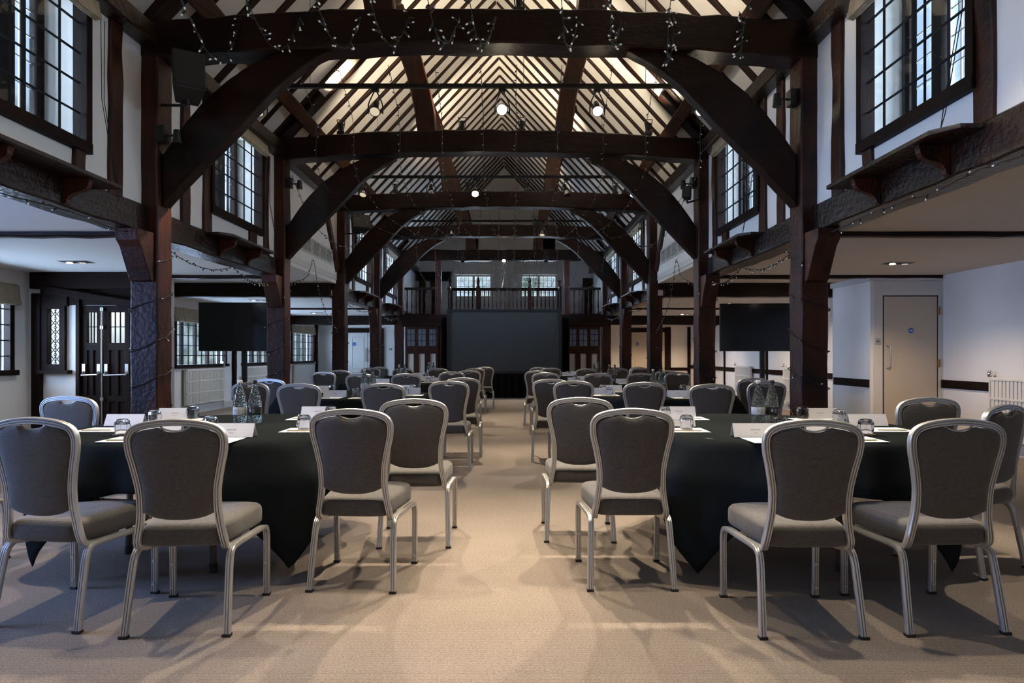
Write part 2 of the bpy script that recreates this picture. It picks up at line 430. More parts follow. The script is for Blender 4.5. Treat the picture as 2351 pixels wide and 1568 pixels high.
def panel_wall(g, plane, u0, u1, z0, z1, holes, t0, t1):
    """wall in plane 'x' (u=y) or 'y' (u=x), thickness t0..t1, rectangular holes (u0,u1,z0,z1)"""
    us = sorted(set([u0, u1]+[min(max(h[i], u0), u1) for h in holes for i in (0, 1)]))
    zs = sorted(set([z0, z1]+[min(max(h[i], z0), z1) for h in holes for i in (2, 3)]))
    for i in range(len(us)-1):
        j0 = None
        for j in range(len(zs)-1):
            cu, cz = (us[i]+us[i+1])/2, (zs[j]+zs[j+1])/2
            solid = not any(h[0] < cu < h[1] and h[2] < cz < h[3] for h in holes)
            if solid and j0 is None: j0 = zs[j]
            if j0 is not None and (not solid or j == len(zs)-2):
                ztop = zs[j+1] if solid else zs[j]
                if plane == 'x': g.box(t0, t1, us[i], us[i+1], j0, ztop)
                else: g.box(us[i], us[i+1], t0, t1, j0, ztop)
                j0 = None
    return g
def roofz(xr): return RIDGE-SLOPE*abs(xr)
def px(x, y, Z):                               # a point seen at pixel (x, y) standing at distance Z
    return Vector(((x-1178)*Z/F_PX, Z, HC+(814-y)*Z/F_PX))
# ------------------------------------------------------------------ shell
rnd = random.Random(7)
g = G().box(XL-.2, XR+.2, YB, YE+.2, -.1, 0); struct(g, 'floor', 'carpet')
# aisle outer walls
LWIN = [(2.0, 3.6), (6.35, 8.12), (12.05, 14.18), (15.05, 16.9), (18.4, 20.38)]
holes = [(a, b, .97, 2.06) for a, b in LWIN]
struct(panel_wall(G(), 'x', YB, YE, 0, 2.6, holes, XL-.2, XL), 'wall_left', 'plaster')
struct(panel_wall(G(), 'x', YB, YE, 0, 2.6, [], XR, XR+.2), 'wall_right', 'plaster')
# upper nave walls with high windows
UWIN = [(.6, 1.9), (3.64, 4.76), (6.78, 8.08), (12.92, 14.3), (15.99, 17.4)]
UZ0, UZ1 = 2.78, 3.92
for s, nm in ((-1, 'left'), (1, 'right')):
    x0 = CX+s*WR; x1 = x0+s*.34
    hs = [(a, b, UZ0, UZ1) for a, b in UWIN]
    g = G()
    panel_wall(g, 'x', YB, PY[1]+PT/2, BT-.02, 4.13, hs[:3], x0, x1)
    panel_wall(g, 'x', PY[1]+PT/2, PY[2]+PT/2, 2.65, 4.13, [], x0, x1)
    panel_wall(g, 'x', PY[2]+PT/2, YE, BT-.02, 4.13, hs[3:], x0, x1)
    struct(g, 'wall_nave_'+nm, 'plaster')
    # roof slope
    g = G(); n = .12
    g.prism([(CX, RIDGE), (CX+s*3.06, roofz(3.06)), (CX+s*3.06, roofz(3.06)+n), (CX, RIDGE+n)], 'y', YB, YE+.2)
    struct(g, 'ceiling_roof_'+nm, 'roofplaster')
    # aisle ceilings
    xo = XL-.2 if s < 0 else XR+.2
    xi = CX+s*2.97
    g = G()
    g.box(xi, xo, YB, PY[1]+.1, CEIL, CEIL+.1); g.box(xi, xo, PY[2], YE, CEIL, CEIL+.1)
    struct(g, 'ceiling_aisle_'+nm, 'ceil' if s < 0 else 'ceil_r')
    g = G().box(xi, xo, PY[1]+.1, PY[2], 2.50, 2.60).box(xi, xo, PY[1]+.06, PY[1]+.1, CEIL+.1, 2.60)
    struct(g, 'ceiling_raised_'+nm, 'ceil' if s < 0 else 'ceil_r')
    g = G().box(CX+s*WR, CX+s*(WR+.9), PY[1]+.14, PY[2]+.02, 2.56, 2.66)
    struct(g, 'trim_duct_soffit_'+nm, 'paint')
    # plate beams between the posts
    for k, (a, b) in enumerate(((YB, PY[0]), (PY[0]+PT, PY[1]+.02), (PY[2]+PT, PY[3]), (PY[3]+PT, PY[4]), (PY[4]+PT, YE))):
        g = timber(G(), [(CX+s*(2.912+.12), a, (BB+BT)/2), (CX+s*(2.912+.12), b, (BB+BT)/2)], .24, BT-BB, (0, 0, 1), seed=30+k*2+s, jit=.007)
        o = g.build('plate_beam', 'wy', smooth=40)
        pos = ('nearest the camera', 'between the first two posts', 'between the third and fourth posts', 'before the gallery', 'under the gallery')[k]
        tag(o, f'heavy dark plate beam of the {nm} arcade {pos}', 'beam', 'plate beams on top of the arcades')
    # wall plate under the roof
    for k in range(4):
        a = (YB, PY[0], PY[1], PY[3])[k]; b = (PY[0], PY[1], PY[3], YE)[k]
        g = timber(G(), [(CX+s*2.90, a, 3.97), (CX+s*2.90, b, 3.97)], .19, .17, (0, 0, 1), seed=60+k+s, jit=.006)
        o = g.build('wall_plate', 'wy', smooth=40)
        tag(o, f'dark wall plate along the {nm} eaves, ' + ('nearest length', 'second length', 'third length', 'farthest length')[k], 'beam', 'wall plates at the eaves')
    # purlins
    for k in range(5):
        a = ([YB]+PY)[k]; b = (PY+[YE])[k]
        if k == 0: a = YB
        xr_ = 2.60
        g = timber(G(), [(CX+s*xr_, a, roofz(xr_)-.11), (CX+s*xr_, b, roofz(xr_)-.11)], .17, .15, (s*.734, 0, .68), seed=80+k+s, jit=.004)
        o = g.build('purlin', 'purl', smooth=40)
        tag(o, f'brown sawn purlin under the {nm} roof slope in the '+('nearest', 'second', 'third', 'fourth', 'fifth')[k]+' bay', 'beam', 'purlins under the roof slopes')
# rafters
NR = 0
ORDW = ('first', 'second', 'third', 'fourth', 'fifth', 'sixth', 'seventh', 'eighth', 'ninth', 'tenth')
def beyond(y, first_y, step):
    marks = [(-9, 'from the camera'), (PY[0], 'beyond the nearest truss'), (PY[1], 'beyond the second truss'), (PY[2], 'beyond the third truss'), (PY[3], 'beyond the fourth truss'), (PY[4], 'beyond the gallery truss')]
    m = [q for q in marks if q[0] < y][-1]; return m
cntr = {}
def ordinal(key, y):
    m = beyond(y, 0, 0); k = (key, m[1]); cntr[k] = cntr.get(k, 0)+1
    return f'{ORDW[min(9, cntr[k]-1)]} one {m[1]}'
y = 1.9
while y < YE-.1:
    NR += 1
    for s, nm in ((-1, 'left'), (1, 'right')):
        r = random.Random(int(y*100)+s)
        dy = r.uniform(-.03, .03); w = r.uniform(.080, .108)
        a = Vector((CX+s*3.02, y+dy, roofz(3.02)-.002)); b = Vector((CX+s*.02, y+r.uniform(-.008, .008), roofz(.02)-.002))
        g = timber(G(), [a, b], w, .05, (s*.734, 0, .68), seed=int(y*77)+s, jit=.007, n=11, c=.01)
        o = g.build('rafter', 'raft', smooth=40)
        tag(o, f'dark rafter on the {nm} roof slope, {ordinal(nm+"raf", y)}', 'rafter', f'rafters of the {nm} roof slope')
    y += .416
# end wall and gable
g = G()
panel_wall(g, 'y', XL-.2, XR+.2, 0, 3.0, [], YE, YE+.2)
GW = [(-1.925, -.70), (.235, 1.46)]
panel_wall(g, 'y', CX-3.3, CX+3.3, 3.0, 3.95, [(a, b, 3.08, 3.83) for a, b in GW], YE, YE+.2)
g.prism([(CX-3.3, 3.95), (CX+3.3, 3.95), (CX, RIDGE+.1)], 'y', YE, YE+.2)
struct(g, 'wall_end', 'plaster')
# wall behind the camera
g = panel_wall(G(), 'y', XL-.2, XR+.2, 0, 4.1, [(CX-.8, CX+.8, 1.7, 2.9), (3.4, 5.0, 1.0, 2.1)], YB-.2, YB)
g.prism([(CX-3.4, 4.1), (CX+3.4, 4.1), (CX, RIDGE+.1)], 'y', YB-.2, YB)
struct(g, 'wall_back', 'plaster')

# ------------------------------------------------------------------ porch block left (doors, leaded light) and cupboard block right
BY = 8.42
TOPB = CEIL
g = G()
panel_wall(g, 'y', XL, -5.04, 0, TOPB, [(-5.735, -5.10, 0, 1.84), (-6.20, -6.0, 1.0, 1.86)], BY, BY+.1)
g.box(-5.06, -4.98, BY, BY+.86, 0, TOPB); g.box(XL, -4.98, BY+.78, BY+.86, 0, TOPB)
struct(g, 'wall_porch', 'plaster')
K = BY/F_PX
def PX(x): return (x-1178)*K
def PZ(y): return HC+(814-y)*K
# timber framing of the porch front, each a thing
def bar(name, label, cat, x0, x1, z0, z1, y=BY, d=.05, mat='joinery', grp=None, seed=1):
    g = G().box(x0, x1, y-d, y, z0, z1)
    o = g.build(name, mat, bevel=.006); return tag(o, label, cat, grp)
bar('timber_post', 'dark timber corner post at the left end of the porch front', 'post', PX(80), PX(100), 0, 2.0, d=.07)
bar('timber_post', 'dark timber post between plaster strip and porch doors', 'post', PX(180), PX(189), 0, 2.0, d=.06)
g = G(); g.box(PX(80), -4.99, BY-.10, BY, 2.06, CEIL-.005)
o = g.build('lintel_beam', 'joinery', bevel=.008); tag(o, 'deep dark lintel across the top of the porch front', 'beam')
g = timber(G(), [(PX(120), BY-.08, 2.05), (PX(330), BY-.06, PZ(702))], .10, .10, (0, 1, 0), seed=4)
tag(g.build('head_rail', 'joinery', smooth=40), 'dark sloping rail above the panelled porch doors', 'beam')
bar('lintel_board', 'dark boarding between porch doors and the deep lintel', 'board', PX(156), -5.0, 1.85, 2.07, d=.03)
bar('head_rail', 'dark rail over the leaded side light of the porch', 'beam', PX(98), PX(160), PZ(703), 2.07, d=.05)
# leaded light
w = thing('window_1', None, None, (PX(127), BY, PZ(850)), kind='structure')
x0, x1, z0, z1 = PX(101), PX(154), PZ(850), PZ(695)
g = G()
for a in ((x0, x0+.07, z0, z1), (x1-.07, x1, z0, z1), (x0, x1, z0, z0+.08), (x0, x1, z1-.08, z1)): g.box(a[0], a[1], BY-.05, BY+.04, a[2], a[3])
g.box(x0-.04, x1+.07, BY-.10, BY, z0-.045, z0); g.build('window_frame', 'joinery', w)
G().box(x0+.07, x1-.07, BY+.0, BY+.006, z0+.08, z1-.08).build('pane', 'pane', w)
g = G(); cx_, cz_ = (x0+x1)/2, (z0+z1)/2; hw, hh = (x1-x0)/2-.07, (z1-z0)/2-.08
for i in range(-4, 5):
    for sg in (-1, 1):
        pts = []
        for t in range(9):
            zz = cz_+i*.12+(t-4)*.03; xx = cx_+sg*(abs(t-4)*.022-.02)
            if abs(zz-cz_) < hh and abs(xx-cx_) < hw: pts.append((xx, BY-.004, zz))
        if len(pts) > 1: g.tube(pts, .004, 5, ref=(0, 1, 0))
for q in (-.06, 0, .06): g.rod((cx_+q, BY-.004, cz_-hh), (cx_+q, BY-.004, cz_+hh), .004, 5)
g.build('lead_came', 'lead', w)
# porch doors
def porch_leaf(x0, x1, hinge, nm):
    d = thing(nm, None, None, ((x0+x1)/2, BY, 0), kind='structure')
    zt = PZ(702); za, zb = PZ(787), PZ(717)
    g = G(); y0, y1 = BY-.02, BY+.03
    g.box(x0, x0+.07, y0, y1, 0, zt); g.box(x1-.07, x1, y0, y1, 0, zt); g.box(x0, x1, y0, y1, zb, zt); g.box(x0, x1, y0, y1, za-.10, za)
    g.box(x0, x1, y0, y1, 0, .16); g.box(x0, x1, y0, y1, .56, .64)
    g.box(x0, x1, y0+.018, y1-.01, 0, za)
    xm = (x0+x1)/2; g.box(xm-.02, xm+.02, y0, y1, .1, za-.05)
    g.build('door_leaf', 'joinery', d, bevel=.004)
    G().box(x0+.07, x1-.07, BY, BY+.006, za, zb).build('pane', 'pane', d)
    g = G()
    for k in (1, 2): xx = lerp(x0+.07, x1-.07, k/3); g.box(xx-.005, xx+.005, BY-.006, BY+.010, za, zb)
    zz = lerp(za, zb, .52); g.box(x0+.07, x1-.07, BY-.006, BY+.010, zz-.005, zz+.005)
    g.build('lead_came', 'lead', d)
    g = G(); zb_ = .915
    g.rod((x0+.05, BY-.10, zb_), (x1-.01, BY-.10, zb_+.01), .012)
    for xx in (x0+.04, x1-.03):
        g.box(xx-.02, xx+.02, BY-.045, BY-.02, zb_+.02, zb_+.15); g.rod((xx, BY-.04, zb_+.05), (xx+.01, BY-.10, zb_), .012)
    g.build('panic_bar', 'steel', d, smooth=40)
    if hinge:
        g = G(); g.rod((x1+.015, BY-.045, .05), (x1+.015, BY-.045, zt-.02), .009)
        for zz in (.6, 1.55, zt-.05): g.box(x1-.005, x1+.035, BY-.05, BY-.02, zz-.02, zz+.02)
        g.build('shoot_bolt', 'steel', d, smooth=40)
    return d
porch_leaf(PX(190), PX(236), True, 'door_1'); porch_leaf(PX(241), PX(300), False, 'door_2')
# unseen lamp added in the porch to brighten the door panes
area_lamp('porch_fill_lamp', (-5.6, BY+.45, 2.2), (0, 0, 0), .5, .3, 9, (.85, .95, 1.0))

# right cupboard block
RY = 8.68; K2 = RY/F_PX
bx0 = (1998-1178)*K2
g = G(); g.box(bx0, XR, RY, RY+.06, 0, CEIL); g.box(bx0, bx0+.06, RY+.06, 9.7, 0, CEIL); g.box(bx0, XR, 9.64, 9.7, 0, CEIL)
struct(g, 'wall_cupboard', 'plaster')
struct(G().box(bx0-.03, XR, RY-.03, RY, CEIL-.07, CEIL-.005).box(bx0-.04, bx0, RY-.03, 9.7, CEIL-.08, CEIL-.005), 'trim_1', 'paint')
d = thing('door_3', None, None, (((2027+2150)/2-1178)*K2, RY, 0), kind='structure')
x0, x1 = (2027-1178)*K2, (2150-1178)*K2; zt = HC+(814-680)*K2
g = G(); g.box(x0+.006, x1-.006, RY-.022, RY, .01, zt-.006); g.build('door_leaf', 'doorpaint', d, bevel=.003)
g = G(); g.box(x0-.012, x0+.002, RY-.012, RY, 0, zt+.01); g.box(x0-.012, x1+.012, RY-.012, RY, zt-.002, zt+.01); g.box(x1-.002, x1+.012, RY-.012, RY, 0, zt)
g.build('door_gap', 'curtain', d)
g = G(); g.box(x0-.13, x0-.012, RY-.018, RY, 0, zt+.20); g.box(x1+.012, x1+.10, RY-.018, RY, 0, zt+.20); g.box(x0-.13, x1+.10, RY-.018, RY, zt+.01, zt+.20); g.box(x1+.07, x1+.10, RY-.04, RY, 0, zt+.25)
g.build('door_frame', 'paint', d, bevel=.003)
hx = (2039-1178)*K2; za, zb = HC+(814-843)*K2, HC+(814-793)*K2
g = G().tube([(hx-.04, RY-.02, zb), (hx-.012, RY-.055, zb), (hx, RY-.065, zb-.03), (hx, RY-.065, za+.03), (hx-.012, RY-.055, za), (hx-.04, RY-.02, za)], .009, 8, ref=(1, 0, 0))
g.build('door_handle', 'steel', d, smooth=50)
for zz in (zt-.20, zt-.92):
    g = G(); g.box(x1-.008, x1+.03, RY-.035, RY-.018, zz-.05, zz+.05); g.rod((x1+.01, RY-.035, zz-.055), (x1+.01, RY-.035, zz+.055), .009)
    g.build('hinge', 'brass', d, smooth=40)
# round blue sign + wall plate
def blue_disc(x, y, z, r=.034, lab='', nx=0):
    t = thing('door_sign', lab, 'sign', (x, y, z))
    G().lathe([(r, 0), (r, .004)], 28, (x, y-.004, z), 'y').build('disc', 'blue', t)
    g = G(); g.box(x-r*.7, x+r*.7, y-.0055, y-.004, z-.004, z+.001)
    for k in (-.010, .007):
        for q in range(5): g.box(x-r*.55+q*r*.24, x-r*.55+q*r*.24+r*.15, y-.0055, y-.004, z+k, z+k+.004)
    g.build('lettering', 'white_s', t); return t
blue_disc((2089-1178)*K2, RY-.022, HC+(814-759)*K2, .036, 'round blue fire door sign on the cream cupboard door at right')
sx, sz = (2014-1178)*K2, HC+(814-784)*K2
t = thing('switch_plate', 'square steel key switch plate beside the cream cupboard door', 'switch', (sx, RY-.02, sz))
G().box(sx-.042, sx+.042, RY-.026, RY-.018, sz-.042, sz+.042).build('plate', 'steel', t, bevel=.003)
G().lathe([(.014, 0), (.014, .008), (.009, .010)], 16, (sx, RY-.036, sz), 'y').build('key_hole', 'brass', t, smooth=40)
# dado rails
dz0, dz1 = .735, .845
for nm, args in (('on the cupboard side wall', (bx0-.022, bx0, RY+.02, 9.64)), ('on the right wall behind the near radiator', (XR-.022, XR, YB, RY)), ('on the right wall beyond the cupboard', (XR-.022, XR, 9.7, YE))):
    g = G().box(*args, dz0, dz1); tag(g.build('dado_rail', 'joinery', bevel=.003), 'dark wooden dado rail '+nm, 'rail')
g = G().box(2.75, XR, YE-.022, YE, .66, .76); tag(g.build('dado_rail', 'joinery', bevel=.003), 'dark wooden dado rail across the far right end wall', 'rail')
for yy, nm in ((14.62, 'nearer'), (17.55, 'farther')):
    g = timber(G(), [(XR-.015, yy, 0), (XR-.015, yy, CEIL)], .08, .05, (1, 0, 0), seed=int(yy)); tag(g.build('wall_stud', 'joinery', smooth=40), f'dark slim upright timber on the right aisle wall, {nm} one', 'post')
for yy, nm in ((14.55, 'between the first two far windows'), (20.6, 'at the far end before the end wall')):
    g = timber(G(), [(XL+.04, yy, 0), (XL+.04, yy, CEIL)], .11 if yy < 16 else .18, .08, (1, 0, 0), seed=int(yy)); tag(g.build('wall_stud', 'joinery', smooth=40), f'dark timber upright on the left aisle wall {nm}', 'post')
# skirting
g = G().box(XL, XL+.03, 9.6, YE, 0, .14).box(XL, XL+.03, YB, BY, 0, .14); struct(g, 'baseboard_left', 'paint')
g = G().box(XR-.03, XR, 9.7, YE, 0, .14).box(XR-.03, XR, YB, RY, 0, .14); struct(g, 'baseboard_right', 'paint')

# ------------------------------------------------------------------ transverse aisle beams
for s, nm in ((-1, 'left'), (1, 'right')):
    xo = XL if s < 0 else XR
    for yy, z0, z1, d_, lab in ((PY[0]+.12, 2.235, 2.30, .10, 'thin dark ceiling batten at the first post'), (PY[1]+.10, 2.235, 2.30, .10, 'thin dark ceiling batten at the second post'),
                         (PY[2]-.02, 2.245, 2.50, .22, 'deep black cross beam at the third post'), (PY[3]+.1, 2.24, 2.30, .10, 'thin dark ceiling batten at the fourth post'), (PY[4]+.02, 2.025, 2.28, .24, 'deep dark cross beam under the gallery end')):
        xi = CX+s*3.06
        g = timber(G(), [(xi, yy, (z0+z1)/2), (xo-s*.01, yy, (z0+z1)/2)], d_, z1-z0, (0, 0, 1), seed=int(yy*3)+s, jit=.005)
        tag(g.build('cross_beam', 'wx', smooth=40), f'{lab}, {nm} aisle', 'beam', 'cross beams over the aisles')

# ------------------------------------------------------------------ trusses
OR = ('nearest', 'second', 'third', 'fourth', 'gallery')
brace_in = catmull([(2.80, 0, 2.50), (2.48, 0, 2.84), (2.10, 0, 3.22), (1.80, 0, 3.54), (1.55, 0, 3.74), (1.30, 0, 3.875)], 26)
brace_out = catmull([(2.80, 0, 2.95), (2.58, 0, 3.26), (2.36, 0, 3.50), (2.13, 0, 3.68), (1.92, 0, 3.80), (1.70, 0, 3.90)], 26)
for i in range(5):
    y0 = PY[i]; r = random.Random(100+i)
    T = thing('timber_truss', f'dark oak roof truss, {OR[i]} one'+(' over the balustrade' if i == 4 else ', with arch braces and cambered tie beam'), 'truss', (CX, y0+PT/2, 0), group='oak trusses spanning the nave')
    ym = y0+PT/2
    for s in (-1, 1):
        xm = CX+s*(PW+PT/2)
        g = timber(G(), [(xm, ym, 0), (xm, ym, 4.0)], PT, PT, (0, 1, 0), seed=i*3+s+50, jit=.0055, c=.012)
        for k in range(7):
            zz = (1.5, 2.6, 2.75, 2.42, 2.66, 2.2, 2.3)[k]
            G.lathe(g, [(.012, 0), (.010, .02)], 8, (CX+s*(PW)-.0*s, ym+(-.06, .05, -.02, .06, -.06, .04, -.05)[k], zz), 'x') if False else None
        o = g.build('post', 'wz', T, smooth=40)
        if i < 4:
            yb = ym-.065+.0
            inn = [(s*p.x, p.z) for p in brace_in]; out = [(s*p.x, p.z) for p in brace_out]
            g = G().ribbon(inn, out, yb-.0, yb+.13, .004, r, CX); g.build('arch_brace', 'wx', T, bevel=.01, smooth=40)
        # struts
        if i < 5:
            pts = [(CX+s*.86, ym, 4.06), (CX+s*.95, ym, 4.70), (CX+s*1.12, ym, 5.33), (CX+s*1.34, ym, roofz(1.34)-.01)]
            if s > 0: pts = [(CX+.98, ym, 4.06), (CX+1.04, ym, 4.7), (CX+1.20, ym, 5.33), (CX+1.36, ym, roofz(1.36)-.01)]
            g = timber(G(), pts, .25, .18, (0, 1, 0), seed=i*7+s, jit=.012, scales=(1, 1.08)); g.build('queen_strut', 'wz', T, smooth=40)
        # principal rafter
        g = timber(G(), [(CX+s*3.0, ym, roofz(3.0)-.05), (CX+s*2.35, ym, roofz(2.35)-.05)], .18, .12, (s*.734, 0, .68), seed=i*9+s, jit=.008)
        g.build('principal_rafter', 'wx', T, smooth=40)
        if i in (0, 1, 3):
            yy = y0
            g = G(); g.prism([(yy, BB), (yy-.25, BB), (yy-.245, BB-.10), (yy-.21, BB-.13), (yy-.19, BB-.15), (yy-.05, BB-.42), (yy, BB-.43)], 'x', CX+s*2.84, CX+s*3.03)
            g.build('corbel', 'wz', T, bevel=.008)
        if i == 4:
            xm = CX+s*1.82
            g = timber(G(), [(xm, ym, 2.2), (xm, ym, 3.95)], .17, .16, (0, 1, 0), seed=70+s); g.build('inner_post', 'wz', T, smooth=40)
            g = timber(G(), [(xm, ym+.02, 0), (xm, ym+.02, 2.2)], .16, .16, (0, 1, 0), seed=75+s); g.build('inner_post', 'wz', T, smooth=40)
    # tie beam, cambered
    zb, zt = ((3.845, 4.16), (3.90, 4.19), (3.88, 4.17), (3.92, 4.18), (3.87, 4.16))[i]
    zm = (zb+zt)/2; cam_ = (.05, .045, .03, .03, -.03)[i]
    pts = [(CX-2.98, ym, zm-.06-.02*(i == 1)), (CX-2.2, ym, zm-.01), (CX-1.0, ym, zm+cam_), (CX+.2, ym, zm+cam_+.01), (CX+1.3, ym, zm+cam_*.7), (CX+2.3, ym, zm-.02), (CX+2.98, ym, zm-.07)]
    g = timber(G(), pts, .26, zt-zb, (0, 0, 1), seed=200+i, jit=.010, n=34, c=.015)
    g.build('tie_beam', 'wx', T, smooth=40)

# ------------------------------------------------------------------ studs on the upper nave walls
STUD = [(.2, .36, 0), (2.15, 2.3, 0), (3.47, 3.62, 0), (5.06, 5.21, 0), (4.64, 4.76, 1), (6.16, 6.30, 0), (6.60, 6.75, 0), (7.75, 7.93, 1), (8.22, 8.34, 0)]
for o_s in (6.136, 9.204): STUD += [(6.16+o_s, 6.30+o_s, 0), (6.60+o_s, 6.75+o_s, 0), (7.80+o_s, 7.95+o_s, 1), (8.28+o_s, 8.40+o_s, 0)]
for s, nm in ((-1, 'left'), (1, 'right')):
    for k, (a, b, low) in enumerate(sorted(STUD)):
        if s < 0 and 3.4 < a < 3.6: continue
        z1 = UZ0-.03 if low else 3.92
        x = CX+s*(WR+.0)
        g = timber(G(), [(x, (a+b)/2, BT-.03), (x, (a+b)/2+.01, z1)], b-a, .07, (1, 0, 0), seed=k*3+s, jit=.008, c=.008)
        o = g.build('wall_stud', 'wz', smooth=40)
        if low: tag(o, f'short dark stud below a high window, {nm} wall, {ordinal(nm+"low", a)}', 'post', f'short studs under the {nm} high windows')
        else: tag(o, f'tall dark stud of the {nm} upper nave wall, {ordinal(nm+"tall", a)}', 'post', f'tall studs of the {nm} upper nave wall')
    # slanting brace on the duct panel
    x = CX+s*(WR-.01)
    g = timber(G(), [(x, 10.75, 3.9), (x, 11.15, 3.35), (x, 11.62, 2.75)], .15, .09, (1, 0, 0), seed=9+s); tag(g.build('wall_brace', 'wz', smooth=40), f'slanting dark brace against the {nm} ventilation panel', 'brace')
    g = timber(G(), [(x, 8.86, 2.66), (x, 8.86, 3.9)], .1, .08, (1, 0, 0), seed=19+s); tag(g.build('wall_stud', 'wz', smooth=40), f'dark upright at the near edge of the {nm} ventilation panel', 'post')
    # grilles
    for k, (a, b) in enumerate(((9.36, 10.12), (10.22, 11.32))):
        t = thing('air_grille', f'slatted white air grille in the {nm} duct panel, '+('nearer and shorter one' if k == 0 else 'farther and longer one'), 'air grille', (CX+s*WR, (a+b)/2, 2.82), group='air grilles high in the nave')
        xf = CX+s*WR; xi = xf-s*.02
        g = G(); g.box(xf, xi, a, b, 2.80, 2.825); g.box(xf, xi, a, b, 3.035, 3.06)
        n_ = 2 if k == 0 else 3
        for q in range(n_+1): yy = lerp(a, b, q/n_); g.box(xf, xi, yy-.007, yy+.007, 2.80, 3.06)
        g.build('grille_frame', 'paint', t, bevel=.002)
        g = G().box(xf-s*.001, xf-s*.003, a, b, 2.81, 3.05); g.build('duct_shade_sheet', 'curtain', t)  # black sheet standing in for the shade inside the duct
        g = G()
        for q in range(8):
            zz = 2.842+q*.0262; g.prism([(xf-s*.004, zz+.012), (xi+s*.002, zz-.008), (xi+s*.002, zz-.003), (xf-s*.004, zz+.017)], 'y', a, b)
        g.build('slats', 'paint', t)
# ------------------------------------------------------------------ windows
WN = [10]
def upper_window(s, a, b, nm, idx):
    WN[0] += 1
    x = CX+s*WR
    w = thing(f'window_{WN[0]}', None, None, (x, (a+b)/2, UZ0), kind='structure')
    def bx(g, d0, d1, y0, y1, z0, z1): g.box(x+s*d0, x+s*d1, y0, y1, z0, z1)
    g = G()
    for q in ((a-.05, a+.012, UZ0-.06, UZ1), (b-.012, b+.05, UZ0-.06, UZ1)): bx(g, -.05, .06, *q)
    bx(g, -.055, .06, a-.05, b+.05, UZ0-.07, UZ0+.012); bx(g, -.05, .06, a-.05, b+.05, UZ1-.012, UZ1+.05)
    g.build('window_frame', 'joinery', w, bevel=.004)
    g = G().box(x+s*.005, x+s*.009, a, b, UZ0, UZ1); g.build('pane', 'pane', w)
    g = G()
    ny = 6 if idx != 1 else 5
    for k in range(1, ny): yy = lerp(a, b, k/ny); bx(g, -.001, .012, yy-.004, yy+.004, UZ0, UZ1)
    for k in range(1, 5): zz = UZ0+k*.225; bx(g, -.001, .012, a, b, zz-.004, zz+.004)
    m_ = lerp(a, b, .5); bx(g, -.004, .016, m_-.011, m_+.011, UZ0, UZ1)
    g.build('glazing_bars', 'lead', w)
    g = G(); bx(g, .30, .36, a+.0, b, UZ0-.02, UZ0+.07); bx(g, .30, .36, a, b, UZ1-.05, UZ1)
    for k in range(4):
        yy = lerp(a, b, (k+.0)/3); ww = .075 if k in (0, 3) else (.09 if k == (2 if s < 0 else 1) else .05)
        bx(g, .28, .335, max(a, yy-ww), min(b, yy+ww), UZ0, UZ1)
    g.build('outer_mullions', 'joinery', w)
    g = G()
    for k in range(3):
        y0, y1 = lerp(a, b, k/3)+.07, lerp(a, b, (k+1)/3)-.07
        if k == 1:
            for q in ((y0, y0+.03), (y1-.03, y1)): bx(g, .31, .335, q[0], q[1], UZ0+.06, UZ1)
            bx(g, .31, .335, y0, y1, UZ0+.06, UZ0+.09)
        for z_ in range(1, 6): zz = UZ0+z_*.19; bx(g, .32, .33, y0, y1, zz-.005, zz+.005)
        ym = (y0+y1)/2; bx(g, .32, .33, ym-.004, ym+.004, UZ0, UZ1)
    g.build('outer_casement', 'paint', w)
    G().box(x+s*.345, x+s*.349, a, b, UZ0, UZ1).build('outer_pane', 'pane', w)
for s, nm in ((-1, 'left'), (1, 'right')):
    for k, (a, b) in enumerate(UWIN): upper_window(s, a, b, nm, k)
def blind(s, x, a, b, z0, z1, lab, chain=True, drop=1.0, grp=None, d=.06, mat='blind'):
    t = thing('roman_blind', lab, 'blind', (x, (a+b)/2, z0), group=grp)
    g = G(); n = 24; vs = []; fs = []
    prof = [(.0, z1), (.03, z1-.01), (.045, (z0*.6+z1*.4)), (.052, z0+.05), (.058, z0+.012)]
    m = len(prof)
    for i in range(n+1):
        yy = lerp(a, b, i/n); w_ = .006*math.sin(i*1.9)+.004*math.sin(i*.8)
        for q, (dd, zz) in enumerate(prof): vs.append((x-s*(dd+w_*(q/m)), yy, zz))
        for q, (dd, zz) in enumerate(prof[::-1]): vs.append((x-s*(dd+w_*((m-q)/m)-.012), yy, zz))
    k2 = 2*m
    for i in range(n):
        for q in range(k2):
            r = (q+1) % k2; fs.append((i*k2+q, i*k2+r, (i+1)*k2+r, (i+1)*k2+q))
    fs += [tuple(range(k2)), tuple(n*k2+q for q in range(k2-1, -1, -1))]
    g.add(vs, fs); g.build('blind_fabric', mat, t, smooth=60)
    g = G()
    for k in range(4): g.box(x-s*(.012+k*.014), x-s*(.022+k*.014), a, b, z0-.006+.004*k, z0+.05)
    g.build('stacked_folds', mat, t, bevel=.003)
    if chain:
        yy = chain; g = G()
        for q in (0, .045): g.tube([(x-s*.055, yy+q, z0+.02), (x-s*.06, yy+q*.6+.005, z0-.6), (x-s*.16, yy+q*.5, z0-1.18), (x-s*.172, yy+.02, z0-1.26)], .0028, 5, ref=(1, 0, 0))
        g.build('pull_chain', 'lead', t)
    return t
for k, (a, b) in enumerate(UWIN[1:], 1):
    for s, nm in ((-1, 'left'), (1, 'right')):
        pos = ('', 'nearest', 'second', 'third', 'farthest')[k]
        ch = (b+.06) if s < 0 else (a-.09 if k > 1 else 3.58)
        blind(s, CX+s*(WR-.05), a-.06, b+.06, 3.74, 3.97, f'folded beige roman blind over the {pos} high window of the {nm} nave wall', chain=ch, grp='roman blinds at the high windows')
